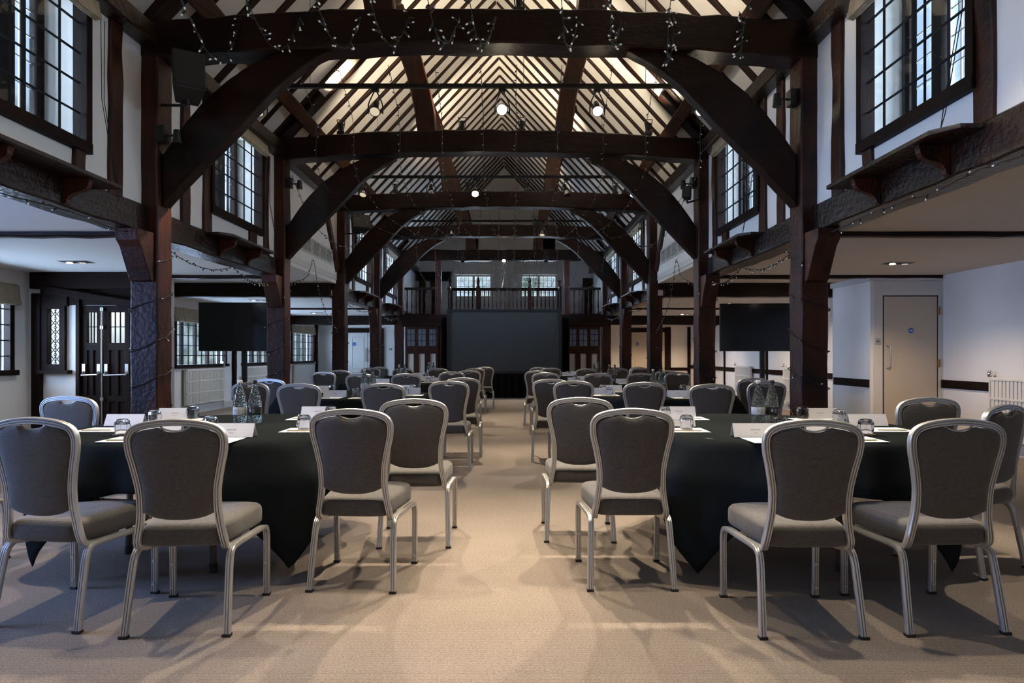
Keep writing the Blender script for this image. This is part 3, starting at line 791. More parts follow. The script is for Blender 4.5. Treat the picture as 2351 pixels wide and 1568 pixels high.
# wall shelves with scroll brackets
for s, nm in ((-1, 'left'), (1, 'right')):
    for k, (a, b) in enumerate(((3.50, 4.82), (6.60, 7.90), (12.70, 14.05), (15.75, 17.1))):
        pos = ('nearest', 'second', 'third', 'farthest')[k]
        xf = CX+s*2.912
        t = thing('wall_shelf', f'dark shelf on scroll brackets, {pos} one along the {nm} plate beam', 'shelf', (xf, (a+b)/2, 2.30), group='bracketed shelves on the plate beams')
        g = G(); xe = xf-s*.235; c = .10
        g.prism([(xf+s*.03, a), (xe+s*c, a), (xe, a+c+.02), (xe, b-.02), (xe+s*.01, b), (xf+s*.03, b)] , 'z', 2.447, 2.475)
        g.build('shelf_board', 'wy', t, bevel=.004)
        for yy in (a+.30, b-.30):
            g = G(); pr = [(xf, 2.447), (xf-s*.19, 2.447), (xf-s*.19, 2.425)]
            for q in range(9):
                u = q/8; pr.append((xf-s*(.185-.16*u+.022*math.sin(u*2*PI)), 2.425-.155*u-.012*math.sin(u*2*PI)))
            pr.append((xf, 2.262))
            g.prism(pr, 'y', yy-.022, yy+.022); g.build('scroll_bracket', 'wz', t, bevel=.004)
# left aisle windows
for k, (a, b) in enumerate(LWIN):
    WN[0] += 1
    w = thing(f'window_{WN[0]}', None, None, (XL, (a+b)/2, .97), kind='structure')
    z0, z1 = .97, 2.06; x = XL
    g = G()
    g.box(x-.06, x+.03, a-.03, a+.04, z0, z1); g.box(x-.06, x+.03, b-.04, b+.03, z0, z1); g.box(x-.06, x+.07, a-.06, b+.06, z0-.045, z0+.02); g.box(x-.06, x+.03, a, b, z1-.04, z1+.02)
    n = 4 if b-a > 1.8 else 3
    g.build('window_frame', 'joinery', w, bevel=.003)
    G().box(x-.012, x-.008, a, b, z0, z1).build('pane', 'pane', w)
    g = G()
    for q in range(1, n*2): yy = lerp(a, b, q/(n*2)); g.box(x-.02, x, yy-.006, yy+.006, z0, z1)
    for q in range(1, 5): zz = z0+q*.2; g.box(x-.02, x, a, b, zz-.006, zz+.006)
    g.build('glazing_bars', 'lead', w)
    g = G()
    for q in range(n+1): yy = lerp(a, b, q/n); g.box(x-.17, x-.13, yy-.05, yy+.05, z0, z1)
    g.build('outer_mullions', 'joinery', w)
    if k > 0:
        blind(-1, XL+.01, a-.08, b+.09, 1.83, 2.10, ('', 'folded beige roman blind on the near left aisle window', 'folded beige roman blind behind the left television', 'folded beige roman blind of the middle far left window', 'folded beige roman blind of the farthest left aisle window')[k], chain=False, grp='roman blinds of the left aisle', d=.05)
# gable windows
for k, (a, b) in enumerate(GW):
    WN[0] += 1
    w = thing(f'window_{WN[0]}', None, None, ((a+b)/2, YE, 3.08), kind='structure')
    g = G(); z0, z1 = 3.08, 3.83
    for q in ((a, a+.06, z0, z1), (b-.06, b, z0, z1), (a, b, z0, z0+.06), (a, b, z1-.05, z1), ((a+b)/2-.04, (a+b)/2+.04, z0, z1)): g.box(q[0], q[1], YE+.05, YE+.12, q[2], q[3])
    g.build('window_frame', 'paint', w, bevel=.004)
    g = G()
    for h in (0, 1):
        u0, u1 = (a+.06, (a+b)/2-.04) if h == 0 else ((a+b)/2+.04, b-.06)
        for q in range(1, 4): xx = lerp(u0, u1, q/4); g.box(xx-.009, xx+.009, YE+.07, YE+.10, z0, z1)
        for q in range(1, 4): zz = lerp(z0, z1, q/4); g.box(u0, u1, YE+.07, YE+.10, zz-.009, zz+.009)
    g.build('glazing_bars', 'paint', w)
    G().box(a, b, YE+.083, YE+.087, z0, z1).build('pane', 'pane', w)
    g = G().box(a-.06, b+.06, YE-.06, YE, z1+.01, z1+.36); tag(g.build('rolled_blind', 'plaster', bevel=.01), 'pale blind box over the '+('left' if k == 0 else 'right')+' gable window', 'blind', 'blind boxes on the gable')

# ------------------------------------------------------------------ aisle end doors
def end_door(x0, x1, z1, nm, pads, mat, y=YE):
    d = thing(nm, None, None, ((x0+x1)/2, y, 0), kind='structure')
    g = G(); g.box(x0-.13, x0-.02, y-.06, y, 0, z1+.14); g.box(x1+.02, x1+.13, y-.06, y, 0, z1+.14); g.box(x0-.13, x1+.13, y-.06, y, z1+.01, z1+.15)
    g.build('door_frame', 'joinery', d, bevel=.004)
    xm = lerp(x0, x1, .62) if pads else x1
    for (u0, u1) in (((x0, xm-.005), (xm+.005, x1)) if pads else ((x0, x1),)):
        g = G(); g.box(u0, u1, y-.04, y, .01, z1)
        for (a, b) in ((.15, .62), (.72, z1-.14)):
            ins = min(.12, (u1-u0)*.2)
            for q in ((u0+ins, u1-ins, a, a+.02), (u0+ins, u1-ins, b-.02, b), (u0+ins, u0+ins+.02, a, b), (u1-ins-.02, u1-ins, a, b)): g.box(q[0], q[1], y-.05, y-.04, q[2], q[3])
        g.build('door_leaf', mat, d, bevel=.004)
    if pads:
        g = G().box(xm-.09, xm-.02, y-.055, y-.04, .95, 1.40).box(xm+.02, xm+.09, y-.055, y-.04, .95, 1.40); g.build('push_plate', 'steel', d)
    return d
k4 = YE/F_PX
end_door((800-1178)*k4, (872-1178)*k4, HC+(814-764)*k4, 'door_4', True, 'paint')
end_door((1450-1178)*k4, (1525-1178)*k4, HC+(814-763)*k4, 'door_5', True, 'doorpaint')
blue_disc((814-1178)*k4, YE-.045, HC+(814-790)*k4, .06, 'round blue fire door sign on the white double doors, far left')
blue_disc((1462-1178)*k4, YE-.045, HC+(814-790)*k4, .06, 'round blue fire door sign on the cream double doors, far right')
t = thing('exit_sign', 'small green and white emergency exit sign on the far left end wall', 'sign', ((897-1178)*k4, YE, HC+(814-801)*k4))
sx, sz = (897-1178)*k4, HC+(814-801)*k4
G().box(sx-.05, sx+.05, YE-.006, YE, sz-.045, sz+.045).build('plate', 'white_s', t)
g = G(); g.box(sx-.045, sx+.045, YE-.009, YE-.006, sz-.04, sz+.02); g.build('green_field', 'green', t)
g = G(); g.prism([(sx-.02, sz-.03), (sx, sz-.035), (sx+.02, sz+.0), (sx+.005, sz+.012), (sx-.018, sz+.0)], 'y', YE-.011, YE-.009); g.build('running_figure', 'white_s', t)
# gallery side panel wall on the far right between studs
g = G().box((1527-1178)*k4, (1539-1178)*k4, YE-.07, YE, 0, 2.1); tag(g.build('wall_stud', 'joinery', bevel=.005), 'dark upright beside the cream double doors, far right', 'post')
g = G().box((1578-1178)*k4, (1590-1178)*k4, YE-.05, YE, 0, 2.1); tag(g.build('wall_stud', 'joinery', bevel=.005), 'dark upright in the far right corner of the end wall', 'post')

# ------------------------------------------------------------------ gallery
GY = PY[4]; kg = GY/F_PX
def gx(x): return (x-1178)*kg
def gz(y): return HC+(814-y)*kg
for s, nm in ((-1, 'left'), (1, 'right')):
    def mx_(x): return CX+s*abs(gx(x)-CX)       # mirror about the nave centre, x given for the left side
    a, b = mx_(928), mx_(1005)
    a, b = min(a, b), max(a, b)
    # beam carrying the gallery
    g = timber(G(), [(mx_(905), GY+.10, 2.15), (mx_(1036), GY+.10, 2.15)], .20, .34, (0, 0, 1), seed=500+s, jit=.006)
    tag(g.build('gallery_beam', 'wx', smooth=40), f'dark beam under the {nm} gallery balustrade', 'beam')
    # panelled front below
    t = thing('panelled_screen', f'dark framed partition under the {nm} side of the gallery, leaded lights over white panels', 'partition', ((a+b)/2, GY+.1, 0), group='partitions under the gallery')
    w0, w1 = mx_(930), mx_(1006); w0, w1 = min(w0, w1), max(w0, w1)
    zwt, zwb, zp = gz(754), gz(796), gz(812)
    g = G(); y0, y1 = GY+.02, GY+.10
    g.box(w0, w1, y0, y1, gz(806), zwb+.02) ; g.box(w0, w1, y0, y1, zwt-.02, 2.0); g.box(w0, w1, y0, y1, 0, .12)
    lights = []
    for q in range(3):
        u0 = lerp(w0, w1, q/3)+.045; u1 = lerp(w0, w1, (q+1)/3)-.045; lights.append((u0, u1))
    for q in range(4):
        xx = lerp(w0, w1, q/3); g.box(max(w0, xx-.045), min(w1, xx+.045), y0, y1, zwb, zwt)
    for q in range(4):
        xx = lerp(w0, w1, q/3); g.box(max(w0, xx-.075), min(w1, xx+.075), y0, y1, 0, gz(806))
    g.box(w0, w1, y0, y1, zp, gz(806))
    g.build('frame', 'wz', t, bevel=.006)
    G().box(w0, w1, y1-.04, y1-.02, .1, zp).build('infill_panel', 'plaster', t)
    G().box(w0, w1, y1-.03, y1-.025, zwb, zwt).build('pane', 'pane', t)
    g = G()
    for u0, u1 in lights:
        for q in (1, 2): zz = lerp(zwb, zwt, q/3); g.box(u0, u1, y0+.02, y0+.035, zz-.006, zz+.006)
        xx = (u0+u1)/2; g.box(xx-.005, xx+.005, y0+.02, y0+.035, zwb, zwt)
    g.build('lead_came', 'lead', t)
    # store behind the lights
    # side balustrade
    t = thing('balustrade', f'dark turned baluster rail of the {nm} side gallery', 'balustrade', ((a+b)/2, GY+.1, 2.32), group='gallery balustrades')
    g = G().box(a, b, GY+.05, GY+.15, 3.02, 3.085).box(a, b, GY+.06, GY+.14, 2.30, 2.345); g.build('handrail', 'wx', t, bevel=.008)
    nb = 7
    BP = [(.020, 2.34), (.020, 2.44), (.012, 2.455), (.022, 2.50), (.026, 2.58), (.020, 2.68), (.014, 2.76), (.022, 2.775), (.014, 2.79), (.018, 2.86), (.022, 2.90), (.013, 2.925), (.020, 2.94), (.020, 3.03)]
    for q in range(nb):
        xx = lerp(a, b, (q+.5)/nb); g = G().lathe(BP, 10, (xx, GY+.1, 0)); g.build('baluster', 'wz', t, smooth=40)
# recessed middle balustrade
GM = GY+.75; km = GM/F_PX
def mx2(x): return (x-1178)*km
t = thing('balustrade', 'dark middle balustrade of the gallery with four turned newel posts', 'balustrade', (mx2(1157), GM, 2.4), group='gallery balustrades')
a, b = mx2(1034), mx2(1284); zr = HC+153*km
g = G().box(a, b, GM-.05, GM+.05, zr-.085, zr).box(a, b, GM-.04, GM+.04, 2.38, 2.42); g.build('handrail', 'wx', t, bevel=.008)
s_ = (zr-2.42)/.7
for q in range(27):
    xx = lerp(a, b, (q+.5)/27)
    if min(abs(xx-mx2(1098)), abs(xx-mx2(1216))) < .06: continue
    g = G().lathe([(r_, 2.42+(z_-2.34)*s_*.99) for r_, z_ in BP], 10, (xx, GM, 0)); g.build('baluster', 'wz', t, smooth=40)
for xx, h_ in ((mx2(1098), .34), (mx2(1216), .34), (a, .2), (b, .2)):
    g = G().box(xx-.06, xx+.06, GM-.06, GM+.06, 2.35, zr+.02)
    g.lathe([(.05, zr+.02), (.055, zr+.04), (.03, zr+.07), (.045, zr+.11), (.035, zr+.15), (.05, zr+.17), (.042, zr+.22), (.02, zr+h_-.03), (.006, zr+h_)], 14, (xx, GM, 0))
    g.build('newel_post', 'wz', t, smooth=40)
for s in (-1, 1):
    xx = a if s < 0 else b
    g = G().box(xx-.05*s, xx+.03*s, GY+.15, GM, zr-.10, zr-.02)
    for q in range(3): g.lathe([(r_, z_+.03) for r_, z_ in BP], 8, (xx-.01*s, lerp(GY+.2, GM-.1, (q+.5)/3), 0))
    g.build('return_rail', 'wy', t, smooth=40)
g = G().box(CX-2.85, CX+2.85, GY+.2, YE, 2.24, 2.32).box(mx2(1034), mx2(1284), GM-.05, GM+.05, 2.05, 2.38)
struct(g, 'floor_gallery', 'joinery')
# tall dark posts and cupboard at the back of the gallery
for x0, x1, z1, lab in ((962, 976, 3.72, 'dark upright at the back of the gallery, left'), (988, 1003, 3.72, 'dark door post at the back of the gallery, left of the tall inner post'), (1338, 1360, 3.72, 'broad dark upright at the back of the gallery, right')):
    kk = (YE-.1)/F_PX
    g = timber(G(), [((x0+x1)/2*kk-1178*kk, YE-.06, 2.32), ((x0+x1)/2*kk-1178*kk, YE-.06, z1)], (x1-x0)*kk, .1, (0, 1, 0), seed=x0)
    tag(g.build('wall_stud', 'wz', smooth=40), lab, 'post')
g = timber(G(), [(CX-2.9, YE-.08, 3.78), (CX-1.75, YE-.08, 3.78)], .12, .3, (0, 0, 1), seed=3); tag(g.build('head_beam', 'wx', smooth=40), 'dark head beam on the gable wall, left of the windows', 'beam')
for x0, lab in ((1070, 'left'), (1246, 'right')):
    kk = YE/F_PX
    g = G().box((x0-1178)*kk, (x0+28-1178)*kk, YE-.04, YE, HC+(814-573)*kk, HC+(814-548)*kk); tag(g.build('gable_hatch', 'joinery', bevel=.005), f'small dark hatch high on the gable wall, {lab} one', 'hatch')
# closed back of the space under the gallery
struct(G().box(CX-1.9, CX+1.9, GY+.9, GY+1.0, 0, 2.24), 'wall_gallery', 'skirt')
for s in (-1, 1):
    struct(G().box(CX+s*1.95, CX+s*3.0, GY+1.6, GY+1.65, 0, 2.2), 'wall_store_'+('left' if s < 0 else 'right'), 'brick')
    area_lamp('added_store_glow', (CX+s*2.4, GY+.9, 2.15), (0, 0, 0), .3, .3, 1.2, (.45, .55, 1.0))  # unseen lamp added for the bluish tone behind the leaded lights
# projection screen
SY = 17.32; ks = SY/F_PX
def qx(x): return (x-1178)*ks
def qz(y): return HC+(814-y)*ks
t = thing('projection_screen', 'large blank grey projection screen with black frame and black drape to the floor', 'projection screen', (qx(1157), SY, 0))
G().box(qx(1033), qx(1283), SY-.01, SY+.0, qz(852), qz(715)).build('screen_surface', 'screen', t)
g = G()
for q in ((1026, 1033, 858, 711), (1283, 1290, 858, 711)): g.box(qx(q[0]), qx(q[1]), SY-.03, SY+.03, qz(q[2]), qz(q[3]))
g.box(qx(1026), qx(1290), SY-.03, SY+.03, qz(715), qz(710)); g.box(qx(1026), qx(1290), SY-.03, SY+.03, qz(858), qz(852)); g.build('screen_frame', 'black', t)
g = G(); n = 90; vs = []
for i in range(n+1):
    x = lerp(qx(1027), qx(1289), i/n); yy = SY-.02+.018*math.sin(i*1.1)
    vs += [(x, yy, qz(857)), (x, yy-.01, .004), (x, yy+.02, qz(857)), (x, yy+.01, .004)]
fs = []
for i in range(n): k = i*4; fs += [(k, k+4, k+5, k+1), (k+2, k+3, k+7, k+6)]
g.add(vs, fs); g.build('drape', 'skirt', t, smooth=60)
for s in (-1, 1):
    x0 = mx2(1030) if s < 0 else mx2(1286); x0 = qx(1012) if s < 0 else qx(1291)
    g = G(); vs = []; n = 26
    for i in range(n+1):
        x = x0+i/n*.19; yy = SY+.2+.02*math.sin(i*1.4); vs += [(x, yy, 2.2), (x, yy, .01), (x, yy+.015, 2.2), (x, yy+.015, .01)]
    fs = []
    for i in range(n): k = i*4; fs += [(k, k+4, k+5, k+1), (k+2, k+3, k+7, k+6)]
    g.add(vs, fs); tag(g.build('stage_curtain', 'skirt', smooth=60), 'narrow black curtain at the '+('left' if s < 0 else 'right')+' edge of the projection screen', 'curtain')
# ------------------------------------------------------------------ banquet chair (faces +Y, origin on the floor)
def yback(z): return -.180-.052*max(0, (z-.42)/.5)
def chair_prof(w, d):
    return [(-w, -d*.45), (-w*.82, -d), (-w*.48, -d), (-w*.40, -d*.55), (-w*.30, -d*.55), (-w*.22, -d), (w*.22, -d), (w*.30, -d*.55), (w*.40, -d*.55), (w*.48, -d), (w*.82, -d), (w, -d*.45),
            (w, d*.45), (w*.82, d), (w*.48, d), (w*.40, d*.6), (w*.30, d*.6), (w*.22, d), (-w*.22, d), (-w*.30, d*.6), (-w*.40, d*.6), (-w*.48, d), (-w*.82, d), (-w, d*.45)]
half = [(.150, .06, .352, 1), (.162, -.03, .350, 1), (.174, -.115, .352, 1), (.181, -.160, .364, .7), (.181, -.178, .395, .35), (.170, 0, .45, 0), (.161, 0, .52, 0), (.160, 0, .58, 0), (.164, 0, .635, 0), (.181, 0, .724, 0),
        (.193, 0, .775, 0), (.1975, 0, .822, 0), (.192, 0, .852, 0), (.172, 0, .876, 0), (.130, 0, .892, 0), (.065, 0, .902, 0), (0, 0, .906, 0)]
def _fr():
    pts = []
    for x, y, z, b in half:
        pts.append((x, y if b > 0 else yback(z), z))
    full = pts+[(-x, y, z) for x, y, z in pts[-2::-1]]
    bl = [h[3] for h in half]; bl = bl+bl[-2::-1]
    n = 84; path = catmull(full, n); refs = []
    m = len(full)-1
    for i in range(n+1):
        u = i/n*m; k = min(int(u), m-1); b = lerp(bl[k], bl[k+1], u-k)
        # ref turns from Y (upper) to up (under the seat); sign differs by side
        ang = b*PI/2; refs.append((0, math.cos(ang), math.sin(ang)))
    return path, refs
def leg_path(s, front):
    if front: return catmull([(s*.212, .04, .352), (s*.221, .155, .352), (s*.2255, .205, .340), (s*.2265, .2245, .30), (s*.226, .228, .2), (s*.224, .230, .0)], 22)
    return catmull([(s*.212, .04, .352), (s*.2005, -.105, .352), (s*.1995, -.150, .338), (s*.201, -.172, .300), (s*.206, -.198, .17), (s*.212, -.228, .0)], 22)
def make_chair(near=True):
    t = thing('banquet_chair', 'chair', 'chair')
    path, refs = _fr()
    g = G().sweep(path, chair_prof(.0155, .0125), refs=refs)
    # handle lip
    lip = catmull([(-.062, yback(.9), .888), (-.045, yback(.9), .876), (0, yback(.9), .867), (.045, yback(.9), .876), (.062, yback(.9), .888)], 14)
    g.tube(lip, .004, 6, ref=(0, 1, 0))
    g.build('back_frame', 'alu', t, smooth=50, local=True)
    # upholstered back
    R = [(0, .486), (.05, .488), (.10, .497), (.135, .511), (.1475, .520), (.148, .545), (.147, .59), (.150, .63), (.159, .685), (.168, .73), (.179, .775), (.1840, .818), (.179, .844), (.160, .863), (.122, .875), (.090, .880), (.072, .884), (.060, .882), (.045, .873), (.025, .866), (0, .864)]
    pts = catmull([(x, 0, z) for x, z in R], 60); pts = [(p.x, p.z) for p in pts]
    out = pts+[(-x, z) for x, z in pts[-2:0:-1]]
    c = (0, .68); n = len(out); vs = []; fs = []
    rings = [(1, .0), (.985, .010), (.95, .017), (.88, .0215), (.75, .024), (.55, .026), (.3, .027)]
    def ring(sc, dy):
        k = len(vs)
        for x, z in out:
            X, Z = c[0]+(x-c[0])*sc, c[1]+(z-c[1])*sc
            conc = .018*(X/.18)**2
            vs.append((X, yback(Z)+dy-.012+conc*0.6, Z))
        return k
    for sg in (-1, 1):
        idx = [ring(s_, sg*dy*(.62 if sg < 0 else 1)) for s_, dy in rings]
        for a, b in zip(idx, idx[1:]):
            for i in range(n):
                j = (i+1) % n; fs.append((a+i, a+j, b+j, b+i))
        fs.append(tuple(idx[-1]+i for i in range(n)))
    g = G().add(vs, fs)
    o = g.build('backrest', 'fabric', t, smooth=80, local=True)
    import bmesh
    bm = bmesh.new(); bm.from_mesh(o.data); bmesh.ops.remove_doubles(bm, verts=bm.verts, dist=.0004); bmesh.ops.recalc_face_normals(bm, faces=bm.faces); bm.to_mesh(o.data); bm.free()
    # seat
    base = catmull([(0, -.190, 0), (.10, -.188, 0), (.150, -.178, 0), (.176, -.145, 0), (.190, -.05, 0), (.207, .10, 0), (.213, .185, 0), (.195, .225, 0), (.14, .240, 0), (0, .245, 0)], 40)
    h_ = [(p.x, p.y) for p in base]; out = h_+[(-x, y) for x, y in h_[-2:0:-1]]; n = len(out)
    vs = []; fs = []; cy = .03
    prof = [(.80, .368), (.97, .370), (1.0, .380), (1.006, .398), (1.005, .428), (.994, .441), (.987, .4405), (.981, .445), (.94, .456), (.85, .463), (.6, .467), (.3, .468)]
    for sc, z in prof:
        for x, y in out: vs.append((x*sc, cy+(y-cy)*sc, z+.012*max(0, (y-.0))/.24*(z > .43)*.5))
    for q in range(len(prof)-1):
        for i in range(n): j = (i+1) % n; fs.append((q*n+i, q*n+j, (q+1)*n+j, (q+1)*n+i))
    fs += [tuple(range(n-1, -1, -1)), tuple((len(prof)-1)*n+i for i in range(n))]
    G().add(vs, fs).build('seat', 'fabric', t, smooth=60, local=True)
    for s in (-1, 1):
        for fr in (True, False):
            g = G().sweep(leg_path(s, fr), chair_prof(.0155, .011), side=(1, 0, 0))
            if fr:
                for zz in (.05, .165): g.lathe([(.008, -.004), (.008, 0), (.004, .003)], 10, (s*.2245, .218, zz), 'y')
            l = g.build('leg', 'alu', t, smooth=50, local=True)
            if near:
                y_ = .230 if fr else -.228; x_ = .224 if fr else .212
                g = G().box(s*x_-.017, s*x_+.017, y_-.013, y_+.013, .0, .012); g.build('rubber_foot', 'foot', l, local=True)
    return t
chair_near = make_chair(True); chair_far = make_chair(False)
used = {'n': False, 'f': False}
def place_chair(X, Z, rot, label, group, near):
    th = math.radians(rot); loc = (X-.225*math.sin(th), Z+.225*math.cos(th), 0)
    k = 'n' if near else 'f'; src = chair_near if near else chair_far
    if not used[k]:
        used[k] = True; src.location = loc; src.rotation_euler = (0, 0, th); src['label'] = label; src['group'] = group; return src
    return dup(src, loc, th, label, group)
ROWN = ('nearest', 'second', 'third', 'farthest')
CH = {
 ('right', 0): [(.60, 3.18, 0, 'set by the aisle with its back to the camera'), (.425, 4.0, -2, 'behind its aisle neighbour, turned to the screen'), (1.257, 2.645, 0, 'at the front, left of the front pair'), (1.885, 2.68, 3, 'at the front, right of the front pair'), (2.67, 3.43, 27, 'at the outer side, cut off by the right picture edge'), (2.63, 4.0, 4, 'at the outer back corner, in front of the cupboard')],
 ('right', 1): [(.626, 6.53, 0, 'nearer one of the two by the aisle'), (.424, 6.99, -4, 'farther one of the two by the aisle'), (1.29, 6.2, 0, 'front left, before the two bottles'), (1.84, 5.84, 0, 'front right, before the dark post'), (2.57, 6.4, 8, 'outer side, behind the bottles of the nearest table'), (2.80, 7.35, 10, 'outer back corner')],
 ('right', 2): [(.49, 9.5, -2, 'nearer one by the aisle'), (.40, 10.6, -4, 'farther one by the aisle'), (1.22, 9.1, 0, 'front left'), (1.90, 9.39, 0, 'front right'), (2.55, 9.79, 6, 'outer front'), (2.64, 10.9, 10, 'outer back')],
 ('right', 3): [(.78, 13.0, 0, 'nearer one by the aisle'), (.56, 13.6, -4, 'farther one by the aisle'), (1.42, 12.2, 0, 'front left'), (2.1, 12.6, 0, 'front right'), (2.65, 13.1, 6, 'outer front'), (2.78, 14.0, 12, 'outer back')],
 ('left', 0): [(-.81, 3.16, -3, 'set by the aisle with its back to the camera'), (-.61, 3.88, 2, 'behind its aisle neighbour, turned to the screen'), (-1.42, 2.66, 3, 'at the front, right of the front pair'), (-2.07, 2.73, -8, 'at the front, left of the front pair'), (-3.20, 3.24, -2, 'at the outer side, cut off by the left picture edge'), (-2.93, 4.165, -8, 'at the outer back corner, in front of the dark doors')],
 ('left', 1): [(-.66, 6.5, 2, 'nearer one of the two by the aisle'), (-.59, 7.39, 4, 'farther one of the two by the aisle'), (-1.22, 5.93, 0, 'front right'), (-2.01, 5.93, -2, 'front left, right of the first post'), (-2.58, 6.2, -14, 'outer side, behind the two bottles'), (-2.74, 7.1, -14, 'outer back corner')],
 ('left', 2): [(-.97, 10.0, 2, 'nearer one by the aisle'), (-.76, 10.8, 5, 'farther one by the aisle'), (-1.52, 8.98, 0, 'front right'), (-2.17, 8.98, 0, 'front left'), (-3.0, 10.0, -12, 'outer front'), (-3.02, 11.0, -10, 'outer back')],
 ('left', 3): [(-.77, 12.6, 2, 'nearer one by the aisle'), (-.63, 13.9, 6, 'farther one by the aisle'), (-1.5, 12.6, 0, 'front right'), (-2.2, 12.6, 0, 'front left'), (-2.98, 13.2, -8, 'outer front'), (-2.95, 14.0, -12, 'outer back')],
}
for (sd, row), L in CH.items():
    for X, Z, rot, where in L:
        place_chair(X, Z, rot, f'taupe chair, {ROWN[row]} {sd} table, {where}', f'banquet chairs around the {ROWN[row]} {sd} table', row == 0)

# ------------------------------------------------------------------ tables with square black cloths
def make_table(cx, cy, R, S, rot, label_t, label_c, seed, grp=True):
    r = random.Random(seed)
    t = thing('round_table', label_t, 'table', (cx, cy, 0), 0, 'round tables under black cloths')
    G().lathe([(R-.045, .715), (R-.035, .722), (R-.035, .735), (R-.043, .742)], 64, (cx, cy, 0)).build('tabletop', 'topply', t, smooth=40)
    for q in range(4):
        a = rot+PI/4*0+q*PI/2+.35; x, y = cx+.52*math.cos(a), cy+.52*math.sin(a)
        l = G().rod((x, y, .03), (x*.97+cx*.03, y*.97+cy*.03, .716), .018, 12).build('leg', 'tleg', t, smooth=40)
        G().lathe([(.022, 0), (.022, .045), (.018, .05)], 14, (x, y, 0)).build('rubber_foot', 'foot', l, smooth=40)
    N = 240; rings_flat = [0, .25, .5, .75, .93]; drop_n = 16
    ph = r.uniform(0, 6); vs = []; fs = []
    for i in range(N):
        th = 2*PI*i/N; a = (th-rot)
        m = max(abs(math.cos(a)), abs(math.sin(a))); L = S/2/m
        cr = abs(math.sin(2*a))                          # 1 at corners
        for q in rings_flat: vs.append((cx+R*q*math.cos(th), cy+R*q*math.sin(th), .746))
        for q in range(1, drop_n+1):
            d = (L-R*.985)*q/drop_n
            bend = .030
            if d < bend*1.57: ang = d/bend; rr = R*.985+bend*math.sin(ang); zz = .746-bend*(1-math.cos(ang))
            else: rr = R*.985+bend; zz = .746-bend-(d-bend*1.57)
            f = min(1, max(0, d-.015)/.20)
            fold = .5+.5*math.sin(th*14+ph+1.3*math.sin(th*3+ph))
            fold2 = .5+.5*math.sin(th*31+ph*2)
            rr += f*(.080*fold**1.6*(.5+.5*cr)+.008*fold2+.05*cr**3) + .012*f
            if d > .45: rr += -.04*((d-.45)/.3)**1.5*1
            zz = max(zz, .006)
            vs.append((cx+rr*math.cos(th), cy+rr*math.sin(th), zz))
    k = len(rings_flat)+drop_n
    for i in range(N):
        j = (i+1) % N
        for q in range(k-1): fs.append((i*k+q, i*k+q+1, j*k+q+1, j*k+q))
    o = G().add(vs, fs).build('tablecloth', 'cloth', smooth=60)
    sm = o.modifiers.new('thick', 'SOLIDIFY'); sm.thickness = .0018; sm.offset = -1
    tag(o, label_c, 'tablecloth', 'square black tablecloths')
TB = {('right', 0): (1.60, 3.95, .84, 2.18, .03), ('left', 0): (-1.81, 3.95, .83, 2.13, -.02), ('right', 1): (1.62, 7.1, .84, 2.18, .05), ('left', 1): (-1.75, 7.1, .84, 2.18, -.05),
      ('right', 2): (1.60, 10.25, .84, 2.18, 0), ('left', 2): (-1.92, 10.25, .84, 2.18, .04), ('right', 3): (1.75, 13.4, .84, 2.18, 0), ('left', 3): (-1.85, 13.4, .84, 2.18, .02)}
for k, ((sd, row), a) in enumerate(TB.items()):
    make_table(*a, f'round table under the cloth, {ROWN[row]} of the {sd} row', f'black square tablecloth draped over the {ROWN[row]} {sd} table', k+5)

# ------------------------------------------------------------------ table ware
TZ = .7475
def make_glass():
    t = thing('tumbler', 'x', 'glass')
    outp = [(.0355, 0), (.0375, .01), (.0400, .035), (.0395, .055), (.0360, .072), (.029, .0815), (.020, .084), (.0, .0845)]
    inp = [(.0, .066), (.022, .0655), (.030, .062), (.0345, .055), (.0365, .035), (.0345, .01), (.0335, 0)]
    prof = outp[:-1]; vs = []; fs = []; k = 16
    allp = [(.0335, 0.0), (.0355, 0)]+outp[1:]
    full = inp+outp                                      # closed shell: inner centre -> rim -> outer -> centre
    for r_, z in full:
        for i in range(k):
            a = 2*PI*i/k; fct = 1+(.035 if i % 2 else -.02)*(1 if .02 < z < .078 and r_ > .02 else 0)
            vs.append((max(r_, .0005)*fct*math.cos(a), max(r_, .0005)*fct*math.sin(a), z))
    for q in range(len(full)-1):
        for i in range(k): j = (i+1) % k; fs.append((q*k+i, q*k+j, (q+1)*k+j, (q+1)*k+i))
    fs.append(tuple(range(k))); fs.append(tuple((len(full)-1)*k+i for i in range(k)))
    G().add(vs, fs).build('glass_body', 'glass', t, smooth=25, local=True)
    return t
